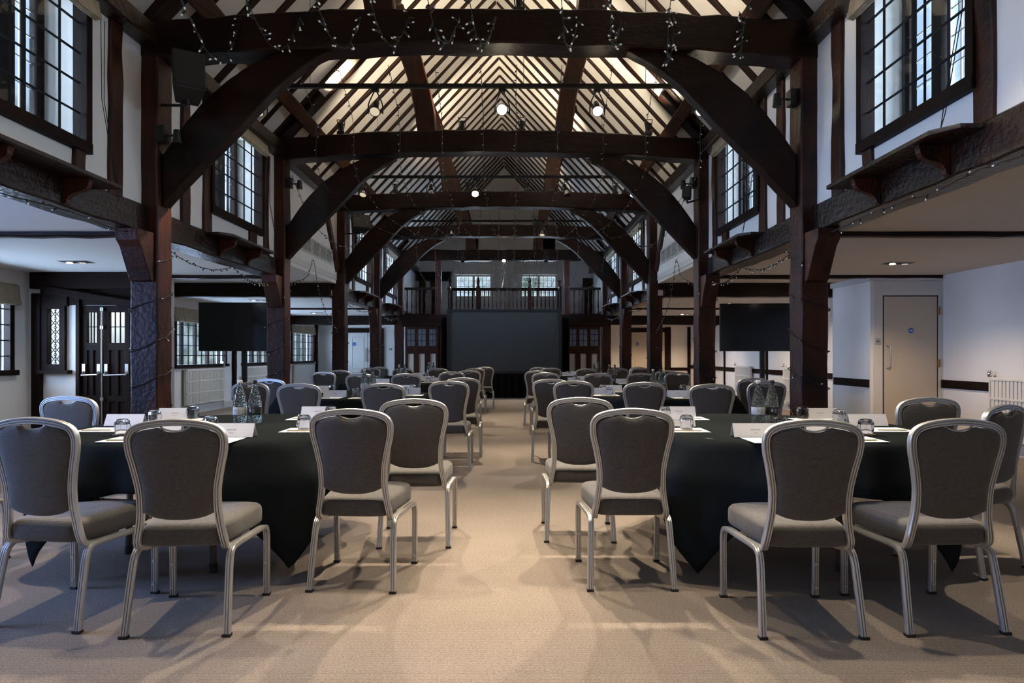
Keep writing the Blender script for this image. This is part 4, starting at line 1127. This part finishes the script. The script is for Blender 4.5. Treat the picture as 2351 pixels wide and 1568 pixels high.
def make_bottle(dark):
    t = thing('water_bottle', 'x', 'bottle')
    prof = [(.036, 0), (.0405, .006), (.0415, .02), (.0415, .115), (.041, .13), (.037, .155), (.030, .185), (.022, .215), (.016, .238), (.0135, .25), (.0135, .262)]
    G().lathe(prof, 28).build('bottle_body', 'bottle', t, smooth=60, local=True)
    h = .0
    G().lathe([(.0418, .058), (.0421, .059), (.0421, .105), (.0418, .106)], 28).build('label_band', 'lab_b' if dark else 'lab_w', t, smooth=60, local=True)
    g = G()
    for q, (u, z, w, hh) in enumerate(((-.35, .088, .007, .012), (-.35, .080, .012, .005), (.15, .093, .012, .002), (.15, .087, .016, .002), (.15, .081, .014, .002), (.15, .073, .016, .002))):
        a0 = -PI/2+u; x, y = .0424*math.cos(a0), .0424*math.sin(a0)
        tx, ty = -math.sin(a0), math.cos(a0)
        g.add([(x-tx*w/2, y-ty*w/2, z-hh/2), (x+tx*w/2, y+ty*w/2, z-hh/2), (x+tx*w/2, y+ty*w/2, z+hh/2), (x-tx*w/2, y-ty*w/2, z+hh/2)], [(0, 1, 2, 3)])
    g.build('label_print', 'lab_w' if dark else 'ink', t, local=True)
    G().lathe([(.0145, .256), (.0155, .258), (.0155, .274), (.0135, .277)], 20).build('cap', 'lab_b' if dark else 'paint', t, smooth=40, local=True)
    return t
def make_text(txt, size, parent, name, mat, loc, rot):
    cu = bpy.data.curves.new(name, 'FONT'); cu.body = txt; cu.size = size; cu.align_x = 'CENTER'; cu.extrude = .0001
    o = bpy.data.objects.new(name, cu); COL.objects.link(o)
    dg = bpy.context.evaluated_depsgraph_get(); me = bpy.data.meshes.new_from_object(o.evaluated_get(dg)); bpy.data.objects.remove(o)
    me.materials.clear(); me.materials.append(M[mat])
    o = bpy.data.objects.new(name, me); COL.objects.link(o); o.parent = parent; o.location = loc; o.rotation_euler = rot
    return o
def make_card():
    t = thing('tent_card', 'x', 'card'); w = .118; h = .070; d = .032
    G().prism([(-d, 0), (-d+.0015, 0), (0, h-.0015), (d-.0015, 0), (d, 0), (0, h)], 'x', -w, w).build('folded_card', 'paper', t, local=True)
    ang = math.atan2(h, d)
    make_text('MERCURE', .0115, t, 'lettering', 'ink', (0, -d*.52-.0006, h*.48), (ang, 0, 0))
    make_text('HOTELS', .006, t, 'lettering', 'ink', (0, -d*.72-.0006, h*.28), (ang, 0, 0))
    return t
def make_sheet():
    t = thing('notepaper', 'x', 'paper')
    g = G().box(-.148, .148, -.105, .105, 0, .0022); g.build('sheet', 'paper', t, local=True); return t
def make_pencil():
    t = thing('pencil', 'x', 'pencil')
    G().lathe([(.0036, -.085), (.0036, .07)], 6, (0, 0, .0036), 'x').build('barrel', 'pencil', t, local=True)
    G().lathe([(.0036, .07), (.0005, .086)], 6, (0, 0, .0036), 'x').build('point', 'ink', t, local=True); return t
def make_coaster():
    t = thing('coaster', 'x', 'coaster'); G().lathe([(.049, 0), (.049, .002)], 28).build('disc', 'coaster', t, local=True); return t
PROTO = {'glass': make_glass(), 'bw': make_bottle(False), 'bd': make_bottle(True), 'card': make_card(), 'sheet': make_sheet(), 'pencil': make_pencil(), 'coaster': make_coaster()}
first = {}
def put(kind, loc, rz, label, group):
    p = PROTO[kind]
    if kind not in first:
        first[kind] = 1; p.location = loc; p.rotation_euler = (0, 0, rz); p['label'] = label; p['group'] = group; return p
    return dup(p, loc, rz, label, group)
# place settings: (name, sheet centre dx, dy, card d, glass, rotation)   offsets from the table centre, right table; left is mirrored
SET = [('by the aisle', -.715+.09, -.26, -.60, -.05, -.575, -.215, 0),
       ('at the inner back', -.42, .42, -.42, .56, -.555, .40, 0),
       ('at the front left', -.245, -.695, -.30, -.545, -.055, -.29, 0),
       ('at the front right', .15, -.665, .10, -.53, .355, -.45, 0),
       ('at the outer side', .57, -.24, .60, -.02, .51, .14, 0),
       ('at the outer back', .45, .32, .52, .42, .40, .41, 0)]
for (sd, row), (cx, cy, R, S, rot) in TB.items():
    m = 1 if sd == 'right' else -1
    tn = f'{ROWN[row]} {sd} table'
    for q, (nm, sx, sy, kx, ky, gx_, gy_, rz) in enumerate(SET):
        if m < 0: nm = nm.replace('front left', 'front, inner side').replace('front right', 'front, outer side')
        put('sheet', (cx+m*sx, cy+sy, TZ), 0, f'white notepaper on the {tn}, {nm}', 'notepaper at the table places')
        put('card', (cx+m*kx, cy+ky, TZ+.0022), 0, f'white folded tent card on the {tn}, {nm}', 'tent cards at the table places')
        if row < 3: put('pencil', (cx+m*(sx+.03), cy+sy-.055, TZ+.0024), -.08*m, f'pale pencil on the notepaper of the {tn}, {nm}', 'pencils on the notepaper')
        if row < 2: put('coaster', (cx+m*gx_, cy+gy_, TZ), 0, f'brown coaster under the tumbler of the {tn}, {nm}', 'coasters under the tumblers')
        put('glass', (cx+m*gx_, cy+gy_, TZ+(.002 if row < 2 else 0)), q*.5, f'upturned tumbler on the {tn}, {nm}', 'upturned tumblers on the tables')
    bx_ = -.02 if m > 0 else .05
    put('bw', (cx+bx_-.0, cy+.12, TZ), 0, f'pale labelled water bottle on the {tn}, left of the pair', 'water bottles on the tables')
    put('bd', (cx+bx_+.092, cy+.13, TZ), 0, f'black labelled water bottle on the {tn}, right of the pair', 'water bottles on the tables')
# ------------------------------------------------------------------ televisions on stands
def tv(x, y, z0, z1, rot, label, polex=0):
    t = thing('television', label, 'television', (x, y, 0), rot); h = z1-z0; w = h*1.775
    G().box(-w/2, w/2, -.03, .03, z0, z1).build('casing', 'blackplastic', t, bevel=.004, local=True)
    G().box(-w/2+.01, w/2-.01, -.033, -.030, z0+.016, z1-.01).build('screen', 'tvglass', t, local=True)
    G().box(-.035, .035, .03, .10, .08, z1-.2).build('pole', 'black', t, bevel=.004, local=True)
    G().box(-.2, .2, .03, .08, z0+.2, z1-.2).build('bracket', 'black', t, local=True)
    g = G().box(-.45, .45, -.02, .04, .05, .10).box(-.45, -.38, -.3, .35, .05, .10).box(.38, .45, -.3, .35, .05, .10); g.build('base', 'black', t, bevel=.005, local=True)
    for a in (-.415, .415):
        for b in (-.27, .32): G().lathe([(.025, -.02), (.025, .02)], 12, (a, b, .026), 'x').build('castor', 'foot', t, local=True)
tv(-4.45, 10.4, 1.245, 2.045, .02, 'large black television on a stand in front of the left aisle windows')
tv(4.16, 10.5, 1.245, 2.04, -.10, 'large black television on a stand in the right aisle behind the post')

# ------------------------------------------------------------------ radiators
def radiator(x, s, a, b, z0, z1, label, plainp=False, cols=2):
    t = thing('radiator', label, 'radiator', (x, (a+b)/2, z0)); xf = x-s*.10; xb = x-s*.04
    G().box(xb, xf, a, b, z0, z1).build('panel', 'rad', t, bevel=.008)
    if not plainp:
        g = G(); n = int((b-a)/.058)
        for q in range(n): yy = lerp(a+.03, b-.03, (q+.5)/n); g.box(xf, xf-s*.012, yy-.014, yy+.014, z0+.03, z1-.03)
        for zz in [lerp(z0, z1, u) for u in (.02, .33, .66, .97)]: g.box(xf, xf-s*.018, a+.01, b-.01, zz-.012, zz+.012)
        g.build('columns', 'rad', t, bevel=.003)
    g = G(); yv = b+.05; g.rod((x-s*.07, yv, .03), (x-s*.07, yv, z1-.02), .012); g.rod((x-s*.07, yv, z1-.05), (x-s*.07, b, z1-.05), .010); p = g.build('pipe', 'rad', t, smooth=40)
    G().lathe([(.018, 0), (.026, .01), (.026, .05), (.02, .075), (.014, .08)], 14, (x-s*.07, yv, z1+.0)).build('valve', 'chrome', t, smooth=40)
    return t
radiator(XL, -1, 12.3, 13.9, .19, .90, 'white column radiator below the window behind the left television')
radiator(XL, -1, 15.1, 16.8, .19, .90, 'white column radiator under the middle far left window, right of the television pole')
radiator(XL, -1, 18.45, 20.3, .15, .88, 'smooth white radiator below the farthest left aisle window', plainp=True)
radiator(XR, 1, 6.4, 7.66, .17, .915, 'white column radiator on the near right wall, cut by the picture edge')
radiator(XR, 1, 12.5, 13.55, .19, .92, 'white column radiator on the right wall beneath the television')
radiator(XR, 1, 15.45, 16.5, .19, .90, 'white column radiator on the right wall beyond the television')
g = G().box(XL, XL+.012, 14.9-.0, 14.98, .55, .67); tag(g.build('wall_socket', 'steel', bevel=.002), 'small grey socket on the left aisle wall by the dark upright', 'socket')
g = G().lathe([(.02, 0), (.02, .03), (.012, .05)], 12, (XL+.03, 14.0, .99)); tag(g.build('window_stay', 'chrome', smooth=40), 'small pale fastener on the sill behind the left television', 'fastener')

# ------------------------------------------------------------------ recessed downlights
def downlight(x, y, z, label):
    t = thing('downlight', label, 'light', (x, y, z), group='recessed twin downlights in the aisle ceilings')
    g = G().box(x-.16, x+.16, y-.09, y+.09, z-.008, z); g.build('trim_plate', 'steel', t, bevel=.002)
    G().box(x-.145, x+.145, y-.075, y+.075, z-.010, z-.008).build('recess', 'black', t)
    for k in (-.075, .075):
        G().lathe([(.048, 0), (.048, .006), (.036, .006)], 20, (x+k, y, z-.018), cap=False).build('lamp_ring', 'chrome', t, smooth=40)
        G().lathe([(.032, 0), (.032, .004)], 20, (x+k, y, z-.020)).build('lamp_face', 'down_on' if k < 0 else 'bulb_dim', t)
    s = spot_lamp((x, y, z-.04), (x, y, 0), P_DOWN*(3.0 if x > 0 else 1), 130, .8, color=(1, .74, .5) if x > 0 else WARM, size=.04); return t
P_DOWN = 22
for x, y, nm in ((-5.12, 7.4, 'near left aisle'), (4.58, 7.5, 'near right aisle'), (-5.1, 16.4, 'far left aisle'), (4.66, 13.4, 'right aisle above the television'), (4.6, 16.9, 'far right aisle'), (-5.1, 12.6, 'left aisle behind the television')):
    downlight(x, y, CEIL if not (PY[1] < y < PY[2]) else 2.5, 'recessed twin downlight in the '+nm+' ceiling')
downlight(3.9, 19.6, CEIL, 'recessed twin downlight near the far right doors')
downlight(4.9, 10.9, 2.5, 'recessed twin downlight in the raised right ceiling beyond the cupboard')
downlight(5.2, 19.6, CEIL, 'recessed twin downlight at the end of the right aisle')
# ------------------------------------------------------------------ lighting rails and spotlights
def spotlight(x, y, z, label, target=None, power=0, face='bulb_on', drop=.30, size=.03, angle=75):
    t = thing('spotlight', label, 'spotlight', (x, y, z), group='spotlights on the rails')
    zb = z-drop
    G().box(x-.035, x+.035, y-.02, y+.02, z-.045, z-.0).build('rail_adapter', 'black', t, bevel=.004)
    for s in (-1, 1):
        g = G().tube(catmull([(x+s*.012, y, z-.045), (x+s*.035, y, z-.09), (x+s*.068, y, z-.17), (x+s*.072, y, z-.265)], 10), .0065, 6, ref=(0, 1, 0)); g.build('yoke_arm', 'black', t, smooth=50)
    tgt = Vector(target) if target else Vector((x, y-1, 0)); c = Vector((x, y, zb+.09))
    d = (tgt-c).normalized(); q = d.to_track_quat('-Z', 'Y').to_matrix()
    def pl(g):
        g.v = [tuple(q @ Vector(p)+c) for p in g.v]; return g
    pl(G().lathe([(.024, .03), (.027, .035), (.027, .11), (.020, .12)], 18)).build('lamp_holder', 'black', t, smooth=40)
    pl(G().lathe([(.016, .03), (.020, .01), (.032, -.02), (.047, -.052)], 20)).build('reflector', 'chrome', t, smooth=40)
    pl(G().lathe([(.053, -.050), (.056, -.055), (.053, -.062), (.048, -.062), (.048, -.050)], 24, cap=False)).build('lamp_ring', 'black', t, smooth=40)
    pl(G().lathe([(.046, -.060), (.046, -.052)], 24)).build('lamp_face', face, t)
    if power:
        spot_lamp(c+d*.075, tgt, power, angle, .7, size=size)
    return t
def rail(y, z, a, b, label, wires):
    t = thing('lighting_rail', label, 'rail', (CX, y, z), group='black lighting rails across the nave')
    G().box(CX+a, CX+b, y-.018, y+.018, z-.02, z+.02).build('track', 'black', t, bevel=.003)
    g = G()
    for w in wires: g.rod((CX+w, y, z+.02), (CX+w, y, min(roofz(w)-.05, z+.9)), .0025, 5)
    g.build('suspension_wire', 'lead', t)
R1Y, R2Y, R3Y = 6.21, 9.28, 12.35
rail(R1Y, 3.83, -2.18, 2.20, 'long black lighting rail with five spotlights behind the nearest truss', (-1.7, .4, 1.6))
rail(R2Y, 3.80, -2.18, 2.20, 'black lighting rail behind the second truss', (-1.7, .4, 1.6))
rail(R3Y, 3.80, -2.18, 2.20, 'black lighting rail behind the third truss', (-1.7, .4, 1.6))
P_SPOT = 255
u1 = R1Y/F_PX
spotlight((597-1178)*u1, R1Y, 3.82, 'spotlight at the left end of the near rail, glowing faintly', (-2.9, 4.2, 0), P_SPOT*.5, 'bulb_dim')
spotlight((862-1178)*u1, R1Y, 3.82, 'unlit looking spotlight second from the left on the near rail', (-1.3, 3.4, 0), P_SPOT*.8, 'bulb_dim')
spotlight((1153-1178)*u1, R1Y, 3.82, 'brightly shining spotlight in the middle of the near rail', (-.35, .6, 0), P_SPOT*1.3)
spotlight((1371-1178)*u1, R1Y, 3.82, 'shining spotlight second from the right on the near rail', (.9, 2.8, 0), P_SPOT)
spotlight((1606-1178)*u1, R1Y, 3.82, 'shining spotlight at the right end of the near rail', (1.9, 2.2, 0), P_SPOT)
R0Y = R1Y-BAY
rail(R0Y, 3.83, -2.18, 2.20, 'black lighting rail overhead in front of the nearest truss', (-1.7, .4, 1.6))
for x, tg, k in ((-2.25, (-2.7, 2.9, 0), .5), (-1.0, (-1.3, 2.3, 0), .42), (.55, (.8, 2.4, 0), .36), (1.75, (2.0, 2.6, 0), .5)):
    spotlight(x, R0Y, 3.82, 'spotlight on the overhead rail, '+{-2.25: 'leftmost', -1.0: 'left of the middle', .55: 'right of the middle', 1.75: 'rightmost'}[x], tg, P_SPOT*k*.62, angle=95)
u2 = R2Y/F_PX
spotlight((835-1178)*u2, R2Y, 3.79, 'spotlight at the left end of the second rail', (-2.6, 7.2, 0), P_SPOT*.35, 'bulb_dim')
spotlight((990-1178)*u2, R2Y, 3.79, 'dark spotlight second from the left on the second rail', (-1.0, 8.2, 0), 0, 'tvglass')
spotlight((1091-1178)*u2, R2Y, 3.79, 'shining spotlight in the middle of the second rail', (-.3, 5.4, 0), P_SPOT*1.1)
spotlight((1300-1178)*u2, R2Y, 3.79, 'dark spotlight tilted to the right on the second rail', (1.6, 8.4, 0), 0, 'tvglass')
spotlight((1454-1178)*u2, R2Y, 3.79, 'shining spotlight at the right end of the second rail', (1.6, 6.6, 0), P_SPOT*.8)
u3 = R3Y/F_PX
spotlight((893-1178)*u3, R3Y, 3.74, 'shining spotlight at the left end of the third rail', (-1.4, 9.9, 0), P_SPOT*.8)
spotlight((1036-1178)*u3, R3Y, 3.79, 'dark spotlight left of the middle on the third rail', (-.9, 11.5, 0), 0, 'tvglass')
spotlight((1245-1178)*u3, R3Y, 3.79, 'glowing spotlight right of the middle on the third rail', (.3, 11.0, 0), P_SPOT*.6, 'bulb_dim')
spotlight((1400-1178)*u3, R3Y, 3.79, 'dark spotlight at the right end of the third rail', (2.2, 11.4, 0), 0, 'tvglass')
u5 = (PY[4]-.15)/F_PX
spotlight((1157-1178)*u5, PY[4]-.15, 4.06, 'shining spotlight below the middle of the gallery truss', (-.3, 14.6, 0), P_SPOT*.9)
spotlight((1062-1178)*u5, PY[4]-.15, 4.06, 'dark spotlight left of the middle on the gallery truss', (-1.2, 15.6, 0), 0, 'tvglass')
spotlight((1253-1178)*u5, PY[4]-.15, 4.06, 'dark spotlight right of the middle on the gallery truss', (.9, 15.6, 0), 0, 'tvglass')
# floodlights sitting on the tie beams, aimed into the roof
def uplight(x, y, z, tgt, power, label, angle=60, color=(1, .86, .66)):
    t = thing('floodlight', label, 'floodlight', (x, y, z), group='floodlights standing on the tie beams')
    G().box(x-.05, x+.05, y-.04, y+.04, z, z+.045).build('base', 'black', t, bevel=.004)
    for s in (-1, 1): G().rod((x+s*.03, y, z+.04), (x+s*.055, y, z+.21), .006, 6).build('yoke_arm', 'black', t)
    G().rod((x-.06, y, z+.21), (x+.06, y, z+.21), .006, 6).build('cross_bar', 'black', t)
    G().lathe([(.022, .05), (.026, .06), (.03, .13), (.042, .155)], 16, (x, y, z)).build('lamp_head', 'black', t, smooth=40)
    if power: spot_lamp((x, y, z+.23), tgt, power, angle, .8, color, size=.03)
ZT = 4.18
P_UPL = 185
uplight(-2.36, PY[1]+.08, 4.20, (-2.46, PY[1]+.20, 5.1), P_UPL*.8, 'black floodlight at the left end of the second tie beam', 42, (1, .80, .52))
uplight(-.70, PY[1]+.1, ZT+.06, (-1.6, 9.6, 6.0), P_UPL*.7, 'black floodlight on the second tie beam, left of the middle', 140)
uplight(.12, PY[1]+.1, ZT+.06, (1.2, 9.8, 6.0), P_UPL*.7, 'black floodlight on the second tie beam, right of the middle', 140)
uplight(1.86, PY[1]+.1, ZT+.03, (1.7, 8.0, 6), P_UPL*.18, 'black floodlight at the right end of the second tie beam', 140)
uplight(CX-.55, PY[2]+.12, ZT+.06, (CX-1.0, 13.2, 6.3), P_UPL*1.0, 'black floodlight on the third tie beam, left of the middle', 75)
uplight(CX+.55, PY[2]+.12, ZT+.06, (CX+1.0, 12.6, 6.3), P_UPL*1.0, 'black floodlight on the third tie beam, right of the middle', 75)
uplight(CX-1.9, PY[2]+.12, ZT+.03, (0, 0, 9), 0, 'black floodlight at the left end of the third tie beam')
uplight(CX+2.2, PY[2]+.12, ZT, (0, 0, 9), 0, 'black floodlight at the right end of the third tie beam')
uplight(CX-.8, PY[3]+.12, ZT+.05, (CX-1.1, 16, 6.2), P_UPL*.7, 'black floodlight on the fourth tie beam, left', 80)
uplight(CX+.8, PY[3]+.12, ZT+.05, (CX+1.1, 16, 6.2), P_UPL*.3, 'black floodlight on the fourth tie beam, right', 80)
uplight(CX-.9, PY[0]+.12, ZT+.05, (CX-1.9, 5.2, 6.0), P_UPL*1.2, 'black floodlight added on the nearest tie beam to brighten the roof, left', 150)  # this pair is added to brighten the roof nearest the camera
uplight(CX+.35, PY[0]+.12, ZT+.05, (CX+1.8, 5.4, 6.0), P_UPL*1.0, 'black floodlight added on the nearest tie beam to brighten the roof, right', 150)
# ------------------------------------------------------------------ loudspeakers
def speaker(x, y, z, rz, tilt, w, h, d, label, arm):
    t = thing('loudspeaker', label, 'loudspeaker', (x, y, z), rz)
    g = G().prism([(-w/2, -d/2), (w/2, -d/2), (w*.36, d/2), (-w*.36, d/2)], 'z', -h/2, h/2)
    R_ = Matrix.Rotation(tilt, 3, 'X'); g.v = [tuple(R_ @ Vector(p)) for p in g.v]; g.build('cabinet', 'speaker', t, bevel=.012, local=True)
    g = G().box(-w/2+.015, w/2-.015, -d/2-.006, -d/2, -h/2+.015, h/2-.015); g.v = [tuple(R_ @ Vector(p)) for p in g.v]; g.build('grille', 'black', t, local=True)
    t2 = Matrix.Rotation(-rz, 3, 'Z'); a = t2 @ (Vector(arm)-Vector((x, y, z)))
    g = G().rod((0, 0, -h/2), (0, 0, -h/2-.05), .015).rod((0, 0, -h/2-.05), a, .013); g.build('wall_bracket', 'black', t, smooth=40, local=True)
speaker(-2.74, 5.32, 3.52, .55, -.28, .25, .36, .24, 'black loudspeaker on the left post of the nearest truss', (CX-PW-.01, 5.6, 3.40))
speaker(-2.78, 11.45, 3.56, .5, -.25, .34, .26, .26, 'black loudspeaker on the left post of the third truss', (CX-PW-.01, 11.75, 3.44))
speaker(2.33, 8.45, 3.35, -.5, -.2, .12, .16, .12, 'small black loudspeaker on the right post of the second truss', (CX+PW, 8.6, 3.3))
def sensor(x, y, z, label, s):
    t = thing('wall_lamp', label, 'lamp', (x, y, z))
    G().box(x, x+s*.07, y-.05, y+.05, z-.07, z+.07).build('back_box', 'black', t, bevel=.006)
    G().rod((x+s*.07, y-.02, z-.02), (x+s*.17, y-.04, z-.02), .010).build('arm', 'black', t)
    G().lathe([(.028, .05), (.034, .0), (.040, -.06), (.036, -.065)], 18, (x+s*.19, y-.05, z-.03)).build('shade', 'black', t, smooth=40)
sensor(CX+PW, PY[0]+.1, 3.47, 'small black downward lamp on the right post of the nearest truss', -1)
sensor(CX+PW, PY[1]+.1, 3.55, 'small black downward lamp on the right post of the second truss', -1)
sensor(CX-PW, PY[1]+.1, 3.55, 'small black downward lamp on the left post of the second truss', 1)
sensor(CX-PW, PY[0]+.02, 3.12, 'small black downward lamp low on the left post of the nearest truss', 1)

# ------------------------------------------------------------------ strings of fairy lights
g = G(); g.lathe([(.0045, 0), (.0058, .004), (.0058, .026), (.0045, .030)], 7); g.cur = 1; g.lathe([(.0042, .030), (.0042, .040), (.002, .043)], 6)
bulb0 = g.build('led_bulb', ['cable', 'led'], local=True); b_me = bulb0.data; bpy.data.objects.remove(bulb0)
def fairy(label, pts, nb, group, seed, r=.0035, n=None, big=1.0, raw=False):
    rr = random.Random(seed); base = Vector(pts[0])
    t = thing('fairy_light_string', label, 'fairy lights', tuple(base), group=group)
    path = [Vector(p) for p in pts] if raw else catmull(pts, n or max(16, len(pts)*5))
    G().tube([p+Vector((rr.uniform(-.004, .004), 0, rr.uniform(-.004, .004))) for p in path], r, 5, ref=(.1, .98, .05)).build('cable', 'cable', t, smooth=60)
    cum = [0]
    for a, b in zip(path, path[1:]): cum.append(cum[-1]+(b-a).length)
    for k in range(nb):
        s = cum[-1]*(k+.5+rr.uniform(-.2, .2))/nb; i = 0
        while i < len(cum)-2 and cum[i+1] < s: i += 1
        p = path[i].lerp(path[i+1], (s-cum[i])/max(1e-6, cum[i+1]-cum[i]))
        o = bpy.data.objects.new('led_bulb', b_me); COL.objects.link(o); o.parent = t; o.location = p-base
        o.scale = (big, big, big)
        o.rotation_euler = (rr.uniform(.9, 2.9)*rr.choice((-1, 1)), rr.uniform(-.4, .4), rr.uniform(0, 6.28))
    return t
Z0 = 5.25
XS = [(-1178+v)*Z0/F_PX for v in (488, 628, 775, 890, 1012, 1100, 1296, 1400, 1527, 1692)]
ORD = ('leftmost', 'second from the left', 'third from the left', 'fourth from the left', 'fifth from the left', 'fifth from the right', 'fourth from the right', 'third from the right', 'second from the right', 'rightmost')
LOWZ = [3.66, 3.73, 3.745, 3.76, 3.78, 3.78, 3.75, 3.76, 3.65, 3.67]
for k, x in enumerate(XS):
    c = -x*.03
    zl = LOWZ[k]
    fairy(f'fairy light loop before the nearest tie beam, {ORD[k]}', [(x-.16-c, 3.4, 4.75), (x-.10, 4.2, 4.33), (x-.07, 4.7, 4.02), (x-.03, 5.0, 3.80), (x, 5.18, zl), (x+.05, 5.30, zl+.02), (x+.10, 5.40, zl+.18), (x+.13, 5.49, 4.10), (x+.13, 5.56, 4.21)], 40, 'fairy light loops before the nearest tie beam', 900+k, n=60, big=1.6)
XM = [-2.0, -1.62, -1.15, -.72, -.30, .03, .45, .92, 1.35, 1.9]
for k, x in enumerate(XM):
    xx = x*1.25-.0
    fairy(f'sagging fairy string, first to third truss, {ORD[k]}', [(x, 5.82, 3.86), (x*1.08, 6.9, 3.74), (xx, 8.2, 3.50), (xx*.95, 9.6, 3.30), (x*.95, 10.9, 3.22), (x*.85, 11.35, 3.42), (x*.84, 11.62, 3.90)], 30, 'long sagging fairy light strings', 950+k, n=50, r=.003, big=.85)
    x3 = x*.84
    fairy(f'sagging fairy string, third truss to gallery, {ORD[k]}', [(x3, 11.95, 3.86), (x3*1.2, 13.2, 3.45), (x3*1.3, 15.0, 3.10), (x3*1.25, 16.9, 2.98), (x3*1.05, 17.55, 3.3), (x3, 17.76, 3.92)], 22, 'fairy light strings towards the gallery', 980+k, n=50, r=.003, big=.75)
for k, xq in enumerate((1143, 1168, 1190, 1222)):
    x = (xq-1178)*.01223; fairy('short looped fairy light string hanging under the gallery tie beam, '+('leftmost', 'second', 'third', 'rightmost')[k], [(x-.10, 17.7, 3.92), (x-.10, 17.7, 3.45), (x-.02, 17.7, 3.02), (x+.06, 17.7, 3.05), (x+.13, 17.7, 3.5), (x+.14, 17.7, 3.92)], 26, 'short loops under the gallery tie beam', 1100+k, n=30, r=.004)
# strings wound around the posts
for i in range(4):
    for s, nm in ((-1, 'left'), (1, 'right')):
        x0 = CX+s*PW; x1 = x0+s*PT; y0, y1 = PY[i], PY[i]+PT; e = .008
        x0 -= s*e; x1 += s*e; y0 -= e; y1 += e
        cor = [(x0, y0), (x0, y1), (x1, y1), (x1, y0)]; pts = []; z = .62; rr = random.Random(i*2+s); kk = 0
        while z < 2.12:
            c = cor[kk % 4]; pts.append((c[0], c[1], z)); n_ = cor[(kk+1) % 4]
            pts.append(((c[0]+n_[0])/2, (c[1]+n_[1])/2, z+.035+rr.uniform(-.02, .02))); z += .085+rr.uniform(-.02, .03); kk += 1
        fairy(f'fairy light string wound around the {nm} post of the {OR[i]} truss', pts, int(18 if i < 2 else 12), 'fairy light strings wound around the posts', 1200+i*2+s, raw=True, r=.0045)
# drapes below the plate beams
for s, nm in ((-1, 'left'), (1, 'right')):
    for k, (a, b, z) in enumerate(((2.4, PY[0]-.05, 2.235), (PY[0]+.3, PY[0]+1.75, 2.20), (PY[0]+1.75, PY[1]-.05, 2.20), (PY[2]+.3, PY[3]-.1, 2.22), (PY[3]+.3, PY[4]-.1, 2.22))):
        x = CX+s*2.93; n = 8; pts = []
        for q in range(n+1):
            u = q/n; sag = .11*4*u*(1-u) if k else .03*math.sin(u*9)**2
            pts.append((x-s*.0, lerp(a, b, u), z-sag+(0 if k else 0)))
        pos = ('nearest', 'first after the nearest post', 'second after the nearest post', 'in the fourth bay', 'by the gallery')[k]
        fairy(f'fairy light string slung below the {nm} plate beam, {pos}', pts, 20, 'fairy light strings below the plate beams', 1300+k*2+s, n=32, r=.004)
    xw = CX+s*2.93
    fairy(f'fairy light string hanging in a peak below the {nm} ventilation panel', [(xw, 8.85, 2.16), (xw, 9.3, 2.25), (xw, 9.9, 2.42), (xw, 10.2, 2.72), (xw, 10.45, 2.3), (xw, 10.9, 1.9), (xw, 11.5, 1.66), (xw, 11.64, 1.62)], 34, 'peaked fairy light strings at the ventilation panels', 1400+s, n=50, r=.004)
    fairy(f'fairy light string draped over the {nm} wall up to the arch in the third bay', [(CX+s*2.8, 8.85, 3.7), (CX+s*2.75, 9.6, 3.2), (CX+s*2.6, 10.4, 3.0), (CX+s*2.5, 11.2, 3.15), (CX+s*2.4, 11.6, 3.5)], 30, 'fairy light drapes in the third bay', 1420+s, n=40, r=.004)
fairy('thin fairy light string along the front of the middle gallery balustrade', [(mx2(1040), GM-.08, 2.62), (mx2(1058), GM-.08, 2.78), (mx2(1100), GM-.10, 2.74), (mx2(1157), GM-.09, 2.72), (mx2(1216), GM-.10, 2.74), (mx2(1280), GM-.08, 2.78)], 30, 'gallery balustrade fairy lights', 1500, n=30)
for o in (chair_near, chair_far): pass
